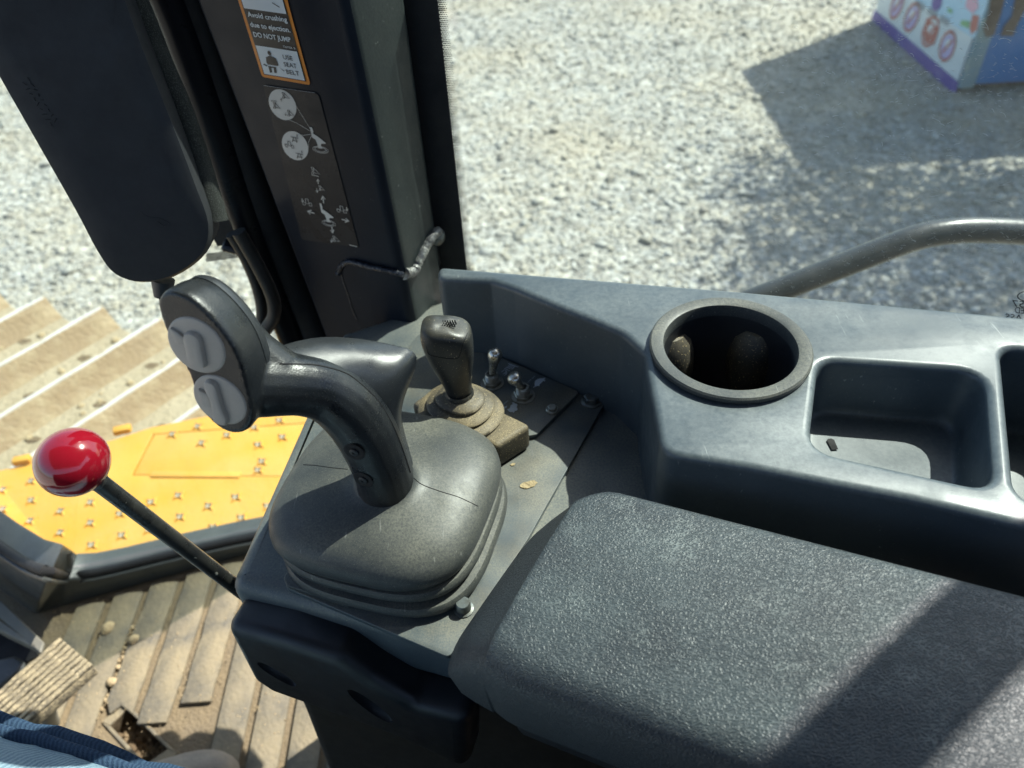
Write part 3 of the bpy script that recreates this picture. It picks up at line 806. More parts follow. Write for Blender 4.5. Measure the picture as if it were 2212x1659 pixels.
# ------------------------------------------------------------------ cab floor
FLOOR = 1.06
def floor():
    z = zz(FLOOR)
    f = lambda x, y: at(x, y, FLOOR)
    hole = [f(*p) for p in ((275.5, 1533.5), (364, 1620), (317, 1652), (240, 1570))]
    ea, eb, ec = at(640, 1168, 1.06), at(75, 1326, 1.06), at(-140, 1174, 1.06)
    rim = [(-1.5, -.9), (1.25, -.9), (1.25, .6), (-.1, ea.y + .08), (ea.x, ea.y + .03), (eb.x, eb.y + .03), (ec.x, ec.y + .03), (-1.5, ec.y + .2)]
    flat_plate('floor', [rim, [(p.x, p.y) for p in hole]], z, .03, .001, M['floor'], None, 1)
    o = bpy.data.objects['floor']; tag(o, 'dirt covered steel floor of the cab', kind='structure')
    t = thing('floor_mat', Vector((-.5, .5, z)), 'ribbed rubber floor mat caked with pale dried mud', 'floor mat')
    sl = (ea.y - eb.y) / (ea.x - eb.x)
    yb = lambda x: eb.y + (x - eb.x) * sl
    w, pitch = .043, .0545
    x = -.7225
    k = 0
    sk = rad(-4)
    def rib(x0, x1, y0, y1, ragged=None):
        b = B()
        pts = [Vector((x0 + y0 * .0, y0, z)), Vector((x1, y0, z))]
        n = 9
        right_side = [Vector((x1 + random.uniform(-.0012, .0012) + (i / n) * .008, y0 + (y1 - y0) * i / n, z + .001)) for i in range(n + 1)]
        left_side = [Vector((x0 + random.uniform(-.0012, .0012) + (i / n) * .008, y0 + (y1 - y0) * i / n, z + .001)) for i in range(n + 1)]
        if ragged:
            left_side[0].y += .018; right_side[0].y -= .006
            left_side.insert(0, left_side[0] + Vector((.012, -.022, 0))); left_side.insert(0, left_side[0] + Vector((.012, .012, 0)))
        pts = right_side + list(reversed(left_side))
        b.prism(pts, (0, 0, .0075)); b.bevel(.0022, 2, 35)
        b.obj('mat_rib', M['mat'], t)
    while x < .1:
        xc = x + w / 2
        y1 = yb(min(xc, -.32)) - .014
        ov = [p for p in hole if x - .03 < p.x < x + w + .03]
        inside = x < max(p.x for p in hole) + .012 and x + w > min(p.x for p in hole) - .012
        y0 = -.1
        if inside:
            hx = max(min(xc, max(p.x for p in hole)), min(p.x for p in hole))
            ys = []
            for i in range(4):
                p, q = hole[i], hole[(i + 1) % 4]
                for e_ in (xc,):
                    if min(p.x, q.x) <= e_ <= max(p.x, q.x):
                        ys.append(p.y + (q.y - p.y) * (e_ - p.x) / (q.x - p.x if abs(q.x - p.x) > 1e-6 else 1e-6))
            y0 = max(ys) + .010 if ys else max(p.y for p in hole)
            k += 1
        if x > -.74: rib(x, x + w, y0, y1, ragged=(inside and k == 1))
        x += pitch
    # drain recess: raised lip and soil inside
    hc = sum(hole, Vector()) / 4
    b = B()
    for i in range(4):
        p, q = hole[i], hole[(i + 1) % 4]
        po, qo = p + (p - hc).normalized() * .016, q + (q - hc).normalized() * .016
        b.prism([p, q, qo, po], (0, 0, .0035))
    b.bevel(.001, 1); b.obj('drain_lip', M['mat'], t)
    b = B()
    for i in range(4):
        p, q = hole[i], hole[(i + 1) % 4]
        b.poly([p, q, q - Vector((0, 0, .035)), p - Vector((0, 0, .035))])
    b.obj('drain_wall', M['soil'], t, smooth=False)
    # soil and crumbs
    def lump(b, p, r, n=7):
        rings = []
        for zf, rf in ((-.3, .8), (.15, 1.0), (.6, .75), (.9, .3)):
            rings.append([p + Vector((math.cos(6.283 * i / n) * r * rf * random.uniform(.75, 1.2), math.sin(6.283 * i / n) * r * rf * random.uniform(.75, 1.2), zf * r)) for i in range(n)])
        b.loft(rings)
    b = B()
    b.poly([p + (hc - p) * -.06 - Vector((0, 0, .028)) for p in hole])
    for i in range(150):
        u, v = random.random(), random.random()
        p = hole[0].lerp(hole[1], u).lerp(hole[3].lerp(hole[2], u), v) - Vector((0, 0, .026))
        lump(b, p, random.uniform(.002, .0055), 6)
    o = b.obj('drain_soil', M['soil'], t); o['kind'] = 'stuff'
    b = B()
    lines = [((330, 1330), (250, 1480)), ((290, 1350), (225, 1470)), ((300, 1440), (235, 1530)), ((215, 1520), (180, 1560)), ((255, 1400), (200, 1520))]
    for i in range(420):
        (xa, ya), (xb, yb_) = random.choice(lines); u = random.random()
        p = f(xa + (xb - xa) * u + random.gauss(0, 9), ya + (yb_ - ya) * u + random.gauss(0, 9))
        p.z = z + .004
        lump(b, p, .0012 + .0035 * random.random() ** 3, 6)
    for i in range(300):
        p = f(random.uniform(100, 620), random.uniform(1300, 1640)); p.z = z + .008
        lump(b, p, random.uniform(.0006, .0016), 5)
    o = b.obj('loose_dirt', M['clod'], None); tag(o, 'crumbs of dried mud scattered along the mat grooves', kind='stuff')
    # three clods big enough to pick up
    for (x, y, r, lab) in ((238, 1364, .0105, 'largest dry mud clod, beside the door end of the mat'), (294, 1388, .0085, 'small dry mud clod on the mat, right of the largest one'), (246, 1480, .008, 'crumbling mud clod above the torn end of a mat rib')):
        b = B(); p = f(x, y); p.z = z + .009; lump(b, p, r, 9)
        o = b.obj('mud_clod', M['clod'], None); tag(o, lab, 'mud clod', 'mud clods on the floor mat')
floor()

# ------------------------------------------------------------------ foot pedal and its bracket at the left edge
def pedal():
    D = .90
    p = lambda cx, cy: at(cx * .3851, 1161.8 + cy * .3851, D)
    tl, tr = p(330, 555), p(520, 712)
    bl = p(330 - 620, 555 + 540); br = p(520 - 620, 712 + 540)
    t = thing('foot_pedal', (tl + br) / 2 - Vector((0, 0, .03)), 'foot pedal with a ribbed rubber tread packed with dust, at the left edge', 'pedal')
    b = B(); b.prism([q - Vector((0, 0, .022)) for q in (tl, tr, br, bl)], (0, 0, .016)); b.bevel(.003, 2); b.obj('pedal_plate', M['pedal'], t)
    n = 8
    for i in range(n):
        a0, a1 = (i + .08) / n, (i + .82) / n
        q = [tl.lerp(tr, a0), tl.lerp(tr, a1), bl.lerp(br, a1), bl.lerp(br, a0)]
        b = B()
        m = 14
        L = [q[0].lerp(q[3], j / m) for j in range(m + 1)]; Rr = [q[1].lerp(q[2], j / m) for j in range(m + 1)]
        rings = [[l - Vector((0, 0, .007)), r - Vector((0, 0, .007)), r + Vector((0, 0, random.uniform(-.0015, .0008))), l + Vector((0, 0, random.uniform(-.0015, .0008)))] for l, r in zip(L, Rr)]
        b.loft(rings); b.bevel(.0008, 1, 50); b.obj('tread_rib', M['pedal'], t)
    b = B(); b.tube([(tl + tr) / 2 + (bl - tl) * .4 - Vector((0, 0, .02)), (tl + tr) / 2 + (bl - tl) * .4 + Vector((-.05, .02, -.14))], .011, 10); b.obj('pedal_arm', M['bracket'], t)
    # bracket beside it
    D2 = .93
    p2 = lambda cx, cy, d=D2: at(cx * .3851, 1161.8 + cy * .3851, d)
    t = thing('pedal_bracket', p2(80, 560), 'dusty folded steel bracket between the door frame and the foot pedal', 'bracket')
    b = B(); b.prism([p2(-300, 120), p2(30, 375), p2(245, 585), p2(225, 645), p2(-20, 430), p2(-330, 190)], (0, 0, -.006)); b.bevel(.0012, 1); b.obj('upper_flange', M['bracket'], t)
    b = B(); b.prism([p2(-320, 260), p2(0, 462), p2(200, 600), p2(195, 616), p2(0, 520), p2(-330, 330)], (0, 0, -.02)); b.bevel(.0012, 1); b.obj('lower_flange', M['bracket'], t)
    b = B(); b.prism([p2(-330, 320, .97), p2(195, 610, .97), p2(215, 660, .97), p2(60, 740, .97), p2(-330, 900, .97)], (0, 0, -.004)); b.obj('dark_sheet', M['deepblack'], t)  # flat black sheet filling the dark area below the flanges
    b = B(); b.prism([p2(-200, 720, .95), p2(80, 655, .95), p2(140, 690, .95), p2(110, 740, .95), p2(0, 835, .95), p2(-200, 990, .95)], (0, 0, -.02)); b.bevel(.006, 3); b.obj('pivot_cover', M['frame'], t)
pedal()

# ------------------------------------------------------------------ door frame, lower corner, with its pane
FA = at(500, 1208, 1.057); FB = at(75, 1326, 1.057)
dn = Vector((FA.y - FB.y, -(FA.x - FB.x), 0)).normalized()
if dn.y > 0: dn = -dn
FC = at(-60, 1232, 1.057)
dn2 = Vector((FB.y - FC.y, -(FB.x - FC.x), 0)).normalized()
if dn2.y > 0: dn2 = -dn2
def door():
    p1 = lambda x, y, off=0: at_plane(x, y, FA + dn * off, dn)
    p2 = lambda x, y, off=0: at_plane(x, y, FB + dn2 * off, dn2)
    t = thing('door_frame', (FA + FB) / 2, 'dark grey lower corner of the door frame, in front of the yellow deck', 'door frame')
    top = [p1(820, 1108), p1(640, 1149), p1(500, 1177), p1(380, 1204), p1(250, 1236), p1(185, 1249), p1(140, 1252), p2(105, 1247), p2(60, 1231), p2(0, 1192), p2(-140, 1090)]
    bot = [p1(820, 1119), p1(640, 1169), p1(500, 1208), p1(380, 1241), p1(250, 1277), p1(185, 1295.5), p1(140, 1308), p2(75, 1326), p2(40, 1301), p2(0, 1273), p2(-140, 1174)]
    for q in bot: q.z = zz(1.0575)
    back = Vector((0, .05, 0))
    ring = [[a, b_, b_ + back, a + back] for a, b_ in zip(top, bot)]
    b = B(); b.loft(ring); b.bevel(.004, 2, 50); b.obj('frame_rail', M['frame'], t, angle=50)
    b = B(); b.tube(spline([q + Vector((0, .006, .003)) for q in top], 4), .0065, 10); b.obj('gasket', M['rubber'], t)
    b = B(); b.tube(spline([q + Vector((0, -.002, -.004)) for q in top], 4), .003, 8); b.obj('bright_lip', M['frame'], t)
    # pane
    r0, l0 = p1(820, 1105) + Vector((0, .02, 0)), p1(130, 1250) + Vector((0, .02, 0))
    hgt = Vector((0, 0, 1.6))
    b = B(); b.prism([l0, r0, Vector((r0.x, r0.y, l0.z + 1.6)), l0 + hgt], Vector((0, .004, 0)))
    b.obj('glass_pane', M['glass'], t, smooth=False)
    return p1
door_at = door()
def dot_strip(name, corners, nu, nv, r, mat_, parent, fade=True):
    """printed ceramic dots: nu x nv little discs between the four corners"""
    b = B()
    a, c, d, e = [Vector(q) for q in corners]
    n = (c - a).cross(e - a).normalized()
    ux = (c - a).normalized(); uy = n.cross(ux)
    for i in range(nu):
        for j in range(nv):
            u = (i + .5 + (.25 if j % 2 else -.25)) / nu; v = (j + .5) / nv
            p = a.lerp(c, u).lerp(e.lerp(d, u), v)
            rr = r * (1 - .55 * u if fade else 1)
            b.poly([p + ux * math.cos(6.283 * k / 6) * rr + uy * math.sin(6.283 * k / 6) * rr for k in range(6)])
    o = b.obj(name, mat_, parent, smooth=False, fix=False); o['kind'] = 'stuff'
    return o

# ------------------------------------------------------------------ A-pillar
RB = at(893, 700, .447); RB = Vector((RB.x, RB.y, 0))
r_t = ray(745, 0); RT = Vector((r_t.x / r_t.y * RB.y, RB.y, EYE.z + r_t.z / r_t.y * RB.y))
zb0 = zz(.447)
RB.z = zb0
LB_ = None
def on_line(x, y, base, dirv):
    """plan point where the view through x,y meets the vertical plane base + s*dirv"""
    n = Vector((dirv.y, -dirv.x, 0))
    return at_plane(x, y, base, n)
FACE = Vector((-.89, .45, 0)).normalized()
LB0 = on_line(700, 722, RB, FACE)
LT0 = on_line(424, 0, RT, FACE)
fn_n = (RB - LB0).cross(RT - RB).normalized()
if fn_n.y > 0: fn_n = -fn_n
FP0 = RB.copy()
def fp(x, y, off=0.0):
    return at_plane(x, y, FP0 + fn_n * off, fn_n)
def pillar():
    lean = (RT - RB) / (RT.z - RB.z)
    def ridge(z): return RB + lean * (z - RB.z)
    lleft = fp(424, 0); lbot = fp(700, 722)
    llean = (lleft - lbot) / (lleft.z - lbot.z)
    def left(z): return lbot + llean * (z - lbot.z)
    # side face, toward the window
    sd = (at_y(876, 0, .625), at_y(950, 560, .625))
    slean = (sd[0] - sd[1]) / (sd[0].z - sd[1].z)
    def side(z): return sd[1] + slean * (z - sd[1].z)
    t = thing('cab_pillar', RB, 'dark blue-grey cab corner pillar carrying the two stickers, with a weld across its foot', 'pillar')
    zs = [zz(.62), zz(.45), zz(.40), zz(.3), zz(.15), zz(0), zz(-.75)]
    rings = []
    for z in zs:
        l, r, s = left(z), ridge(z), side(z)
        back = Vector((-.06, .06, 0))
        pts = [l, r, s, s + Vector((-.05, .05, 0)), l + Vector((.01, .06, 0))]
        rings.append(round_corners(pts, [.006, .011, .006, .01, .01], 4))
    b = B(); b.loft(rings)
    me = b.me('pillar_tube')
    me.materials.append(M['pillar']); me.materials.append(M['pillar_lit_side'])
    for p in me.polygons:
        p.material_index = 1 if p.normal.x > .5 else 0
    mesh_obj('pillar_tube', me, None, t, True, 30)
    # weld across the face and up the side
    b = B()
    pts = [fp(730, 592, .001), fp(738, 574, .001), fp(752, 566, .002), fp(775, 570, .003), (fp(800, 577, .003)), fp(830, 583, .003), fp(858, 590, .002), fp(872, 593, .001)]
    pts = spline(pts, 8); rs = [.0024 + .0012 * mnoise.noise(Vector((i * .55, 0, 0))) for i in range(len(pts))]
    b.tube(pts, rs, 10, flat=1.0); b.obj('weld_bead', M['weld_dark'], t)
    b = B()
    def sidept(x, y):
        # on the side face
        n = (ridge(zz(.3)) - side(zz(.3))).cross(Vector((0, 0, 1))).normalized()
        return at_plane(x, y, (ridge(zz(.35)) + side(zz(.35))) / 2, n)
    pts = spline([sidept(874, 592), sidept(893, 585), sidept(905, 560), sidept(918, 535), sidept(932, 512), sidept(946, 500)], 7)
    rs = [.0066 + .0016 * mnoise.noise(Vector((i * .5, 3, 0))) for i in range(len(pts))]
    b.tube(pts, rs, 12, flat=.75); b.obj('weld_bead', M['weld'], t)
    b = B(); p = sidept(946, 512); b.lathe([(.0085, -.004), (.008, .002), (.005, .005), (.001, .0055)], p, (ridge(zz(.3)) - side(zz(.3))).cross(Vector((0, 0, -1))), n=14); b.obj('stud_plug', M['bolt'], t)
    # run of sealant under the weld
    b = B(); pts = [fp(736, 590, .0008), fp(741, 610, .0008), fp(752, 640, .0008), fp(760, 668, .0008), fp(770, 690, .0008)]
    stroke(b, spline(pts, 4), .0011, fn_n); b.obj('sealant_run', M['weld_dark'], t, smooth=False)
    # dark seal and post on the door side
    b = B()
    b.tube(spline([at_y(412 + dx, y, .668) for dx, y in ((-40, -100), (0, 0), (78, 232), (158, 465), (271, 728), (330, 860))], 5), .021, 16)
    b.obj('door_seal', M['rubber'], t)
    t2 = thing('door_post', at_y(640, 735, .66), 'glossy black door post reflecting the yellow deck, left of the pillar', 'post')
    b = B()
    cpts = spline([at_y(x, y, .652) for x, y in ((310, -120), (368, 0), (452, 232), (530, 465), (632, 728), (690, 880))], 5)
    b.tube(cpts, .0155, 20, flat=.8); b.obj('post_tube', M['gloss'], t2)
    return
pillar()

# ---- warning sticker, flat on the pillar
def sticker():
    O, Ux = fp(566, 166, .0008), fp(671, 184, .0008) - fp(566, 166, .0008)
    Vy = fp(514, 0, .0008) - O
    t = thing('warning_sticker', O + Ux * .5, 'orange-bordered warning sticker about crushing and seat belts, on the pillar', 'sticker')
    def fn(u, v, off=0.0): return O + Ux * u + Vy * v + fn_n * off
    top = 1.9
    r = .035
    def rect(u0, u1, v0, v1, off, rr=0):
        pts = [fn(u0, v0, off), fn(u1, v0, off), fn(u1, v1, off), fn(u0, v1, off)]
        return round_corners(pts, rr, 4) if rr else pts
    b = B(); b.poly(rect(0, 1, 0, top, 0, .0025)); b.obj('orange_border', M['orange'], t, smooth=False)
    b = B(); b.poly(rect(.065, .935, .043, top - .04, .0003)); b.obj('black_field', M['ink'], t, smooth=False)
    b = B(); b.poly(rect(.085, .915, .056, .44, .0006)); b.poly(rect(.085, .915, .91, top - .055, .0006)); b.obj('white_field', M['stickerwhite'], t, smooth=False)
    f2 = lambda u, v: fn(u, v, .0009)
    b = B()
    map_text(b, 'Avoid crushing', f2, .125, .90, .812, .062, .022)
    map_text(b, 'due to ejection.', f2, .115, .905, .685, .062, .022)
    map_text(b, 'DO NOT JUMP', f2, .12, .86, .557, .062, .022)
    map_text(b, 'T357356  B', f2, .665, .905, .470, .026, .01)
    b.obj('white_lettering', M['stickerwhite'], t, smooth=False)
    b = B()
    for s, u0, u1, v in (('USE', .60, .79, .312), ('SEAT', .575, .83, .213), ('BELT', .58, .84, .114)):
        map_text(b, s, f2, u0, u1, v, .058, .008)
    b.obj('black_lettering', M['ink'], t, smooth=False)
    b = B()
    def P(*uv): b.poly([f2(u, v) for u, v in uv])
    P(*[(.335 + .035 * math.cos(a), .362 + .032 * math.sin(a)) for a in [i * .5236 for i in range(12)]])
    P((.32, .325), (.36, .325), (.44, .30), (.455, .225), (.44, .20), (.225, .20), (.215, .23), (.235, .30))
    P((.13, .19), (.155, .203), (.215, .185), (.20, .17)); P((.455, .19), (.47, .176), (.545, .15), (.535, .14))
    P((.225, .178), (.275, .178), (.275, .10), (.225, .085)); P((.335, .172), (.385, .178), (.365, .098), (.315, .098))
    P((.225, .178), (.385, .182), (.385, .163), (.225, .163))
    P((.30, 1.045), (.31, 1.05), (.77, 1.0), (.765, .985)) if False else None
    stroke(b, [f2(.70, 1.03), f2(.82, .985)], .0006, fn_n)
    b.obj('seated_figure_print', M['ink'], t, smooth=False)
sticker()

# ---- control diagram label
def diagram():
    k = lambda cx, cy: (542.2 + .2289 * cx, 178.1 + .2289 * cy)
    P = lambda cx, cy, off=.0012: fp(*k(cx, cy), off)
    t = thing('control_label', P(560, 1400), 'dark control-pattern label with white joystick diagrams, below the warning sticker', 'sticker')
    b = B(); b.poly(round_corners([P(114, 26, .0008), P(635, 104, .0008), P(1018, 1558, .0008), P(478, 1482, .0008)], [.003, .004, .001, .002], 4)); b.obj('label_film', M['label'], t, smooth=False)
    # faint edge
    b = B(); e = [P(114, 26), P(635, 104), P(1018, 1558)]; stroke(b, [P(120, 28), P(600, 98)], .0003, fn_n); b.obj('label_edge', M['inkgrey'], t, smooth=False)
    def ell(cx, cy, a, bb, rot, n=36, off=.0012):
        r = rad(rot)
        return [P(cx + a * math.cos(s) * math.cos(r) - bb * math.sin(s) * math.sin(r), cy + a * math.cos(s) * math.sin(r) + bb * math.sin(s) * math.cos(r), off) for s in [2 * math.pi * i / n for i in range(n)]]
    for cx, cy, a, bb, rot in ((298, 210, 158, 116, 56), (416, 597, 148, 112, 56)):
        b = B(); b.poly(ell(cx, cy, a, bb, rot)); b.obj('white_disc', M['labelwhite'], t, smooth=False)
    ink, wh = B(), B()
    def ln(bb, pts, w=.0005, off=.0016): stroke(bb, [P(x, y, off) for x, y in pts], w, fn_n)
    def blade(bb, x, y, s=1.0, w=.0006):
        ln(bb, [(x, y), (x + 12 * s, y + 30 * s), (x + 3 * s, y + 55 * s), (x + 22 * s, y + 57 * s), (x + 18 * s, y), (x, y)], w)
        ln(bb, [(x + 18 * s, y + 4 * s), (x + 70 * s, y + 58 * s), (x + 22 * s, y + 44 * s)], w)
    def dozer(bb, x, y, s=1.0, w=.0006):
        ln(bb, [(x, y), (x + 26 * s, y + 4 * s), (x + 38 * s, y + 52 * s), (x + 8 * s, y + 48 * s), (x, y)], w)
        ln(bb, [(x - 30 * s, y + 30 * s), (x - 4 * s, y + 34 * s), (x + 2 * s, y + 62 * s), (x - 22 * s, y + 58 * s), (x - 30 * s, y + 30 * s)], w)
        ln(bb, [(x + 36 * s, y + 40 * s), (x + 60 * s, y + 44 * s), (x + 68 * s, y + 74 * s), (x + 42 * s, y + 70 * s), (x + 36 * s, y + 40 * s)], w)
    def cross(bb, x, y, w=.0006):
        ln(bb, [(x - 36, y - 6), (x + 36, y + 10)], w); ln(bb, [(x - 20, y + 44), (x - 10, y + 4)], w); ln(bb, [(x + 24, y + 50), (x + 10, y + 8)], w); ln(bb, [(x - 20, y + 30), (x + 28, y + 36)], w)
        ln(bb, [(x + 22, y - 30), (x + 26, y - 2)], w)
    def arrow(bb, x, y, dx, dy, w=.0006):
        ln(bb, [(x - dx, y - dy), (x + dx, y + dy)], w)
        px, py = -dy * .6, dx * .6
        ln(bb, [(x + px * .9, y + py * .9), (x + dx, y + dy), (x - px * .9, y - py * .9)], w)
    blade(ink, 292, 95); blade(ink, 208, 190); blade(ink, 342, 262)
    arrow(ink, 285, 165, 0, -16, .0004); arrow(ink, 326, 300, 2, 16, .0004)
    map_text(ink, 'AUTO', lambda u, v: P(187 + 55 * u, 182 - 22 * v + 6 * u, .0016), 0, 1, 0, .8)
    cross(ink, 410, 518); cross(ink, 455, 672); dozer(ink, 345, 555, .9)
    # pointer lines and joystick silhouettes
    ln(wh, [(428, 225), (560, 440)], .0003); ln(wh, [(350, 350), (430, 382), (560, 460)], .0003); ln(wh, [(440, 492), (500, 498), (570, 488)], .0003); ln(wh, [(543, 620), (545, 560), (572, 500)], .0003)
    def stick(x, y, s):
        sh = [(0, 0), (20, 2), (35, 45), (30, 62), (60, 80), (110, 118), (152, 152), (148, 160), (112, 158), (105, 172), (122, 205), (80, 200), (72, 160), (55, 120), (22, 98), (14, 60)]
        wh.poly([P(x + a * s, y + c * s, .0014) for a, c in sh])
        for rr in (48, 60, 74):
            pts = [P(x + (102 + rr * math.cos(a) * 1.0) * s, y + (205 + rr * .13 + rr * math.sin(a) * .42 + rr * math.cos(a) * .18) * s, .0014) for a in [6.283 * i / 24 for i in range(25)]]
            stroke(wh, pts, .00028, fn_n)
    stick(554, 420, 1.0); stick(645, 1140, .88)
    blade(wh, 568, 800, 1.15, .0005); ln(wh, [(572, 872), (610, 880), (640, 888)], .0006)
    arrow(wh, 633, 935, -2, -24, .0008); blade(wh, 640, 975, .8, .0005); arrow(wh, 622, 1020, 4, 20, .0006)
    arrow(wh, 682, 1105, -4, -34, .001); arrow(wh, 566, 1225, -34, -10, .001); arrow(wh, 890, 1300, 34, 8, .001); arrow(wh, 766, 1392, 4, 30, .001)
    dozer(wh, 512, 1098, .95, .0005); arrow(wh, 484, 1112, 4, 18, .0006); dozer(wh, 838, 1165, .95, .0005); arrow(wh, 905, 1195, 3, 18, .0006)
    blade(wh, 770, 1448, 1.0, .0005); arrow(wh, 762, 1490, -6, 20, .0006)
    ln(wh, [(928, 1532), (1000, 1550)], .0007)
    ink.obj('black_symbols', M['ink'], t, smooth=False); wh.obj('white_symbols', M['labelwhite'], t, smooth=False)
diagram()

# ------------------------------------------------------------------ side window with seal, dots, scratches, print
SILL = .36
gl0 = at(955, 578, SILL); gl1 = at(2212, 690, SILL)
gd = (gl1 - gl0).normalized(); gd.z = 0
gn = Vector((gd.y, -gd.x, 0)).normalized()
if gn.y > 0: gn = -gn
GP = gl0 - gn * .095
def gpt(x, y, off=0.0): return at_plane(x, y, GP + gn * off, gn)
def window():
    t = thing('side_window', GP + gd * .3, 'scratched side window pane above the console, with a dotted border', 'window')
    q0 = gpt(868, 250); a = GP + gd * (q0 - GP).dot(gd); c = GP + gd * .64
    z0, z1 = zz(.46), zz(-.75)
    b = B(); b.prism([Vector((a.x, a.y, z0)), Vector((c.x, c.y, z0)), Vector((c.x, c.y, z1)), Vector((a.x, a.y, z1))], -gn * .005)
    b.obj('glass_pane', M['glass'], t, smooth=False)
    # black printed margin next to the pillar and the dots fading out of it
    nn = gn * .002
    pts = [gpt(845, -60, .002), gpt(938, -60, .002), gpt(1010, 600, .002), gpt(940, 600, .002)]
    b = B(); b.prism(pts, -gn * .0015); b.obj('black_margin', M['rubber'], t, smooth=False)
    dot_strip('dot_border', (gpt(939, -60, .0025), gpt(957, -60, .0025), gpt(1027, 600, .0025), gpt(1011, 600, .0025)), 5, 190, .00075, M['ink'], t)
    b = B(); pts = [gpt(x, y, .006) for x, y in ((840, -80), (853, 0), (888, 200), (931, 481), (946, 570))]
    b.tube(spline(pts, 4), .003, 8); b.obj('window_seal', M['rubber'], t)
    # scratches on the pane
    b = B()
    r2 = random.Random(3)
    def curl(x, y, s):
        p = gpt(x, y, .0012)
        up = Vector((0, 0, 1)); a0 = r2.uniform(-.6, .6); k = r2.uniform(-1.6, 1.6); L = s
        pts = []; q = p.copy(); ang = a0
        for i in range(5):
            pts.append(q.copy()); q = q + (gd * math.cos(ang) + up * math.sin(ang)) * L / 4; ang += k / 4 + r2.uniform(-.25, .25)
        w = r2.uniform(.00010, .00024)
        stroke(b, pts, w, gn)
    for i in range(300):
        curl(r2.uniform(1620, 2212), r2.uniform(0, 620), r2.choice((.0012, .002, .0028, .004)))
    for i in range(160):
        curl(r2.uniform(1880, 2212), r2.uniform(0, 230), r2.choice((.001, .0018, .0028)))
    for i in range(230):
        u = r2.random(); x = 1660 + 560 * u
        yc = 640 - 140 * math.sin(min(u * 1.25, 1) * math.pi / 2)
        curl(x, yc + r2.uniform(-40, 45), r2.choice((.001, .0015, .0025, .0035)))
    for i in range(26):
        curl(r2.uniform(1900, 2212), r2.uniform(20, 600), r2.uniform(.006, .010))
    o = b.obj('scratch', M['scratch'], t, smooth=False, fix=False); o['kind'] = 'stuff'
    # maker's print, read from behind
    b = B()
    def fn(x0, y0, sx, sy):
        return lambda u, v: gpt(x0 + sx * u, y0 + .09 * sx * u - sy * v, .0013)
    map_text(b, '0057', fn(2186, 712 - 50, 56, 14), 0, 1, 0, 1, .0, flip=True)
    map_text(b, 'TEMPERED', fn(2192, 676, 84, 13), 0, 1, 0, 1, .0, flip=True)
    map_text(b, 'GLASS', fn(2176, 683, 62, 14), 0, 1, 0, 1, .0, flip=True) if False else None
    map_text(b, 'GLASS', fn(2172, 690, 64, 13), 0, 1, 0, 1, .0, flip=True)
    pts = [gpt(2222 + 24 * math.cos(a), 640 + 11 * math.sin(a), .0013) for a in [6.283 * i / 24 for i in range(25)]]
    stroke(b, pts, .0008, gn)
    b.obj('maker_print', M['ink'], t, smooth=False)
window()

# ------------------------------------------------------------------ grab rail outside
def rail():
    t = thing('grab_rail', at_y(1900, 560, .72), 'bent grey grab rail outside the side window', 'rail')
    pts = [(1380, 748), (1560, 674), (1680, 628), (1800, 581), (1900, 542), (1965, 518), (2015, 505), (2070, 498), (2130, 497), (2212, 501), (2420, 515)]
    rp = [at_y(x, y, .72) for x, y in pts]; e = rp[-1]
    rp += [Vector((e.x + .07, e.y - .01, e.z - .004)), Vector((e.x + .11, e.y - .05, e.z - .006)), Vector((e.x + .115, .51, e.z - .006))]
    b = B(); b.tube(spline(rp, 6), .0145, 20); b.obj('rail_tube', M['tube'], t)
rail()

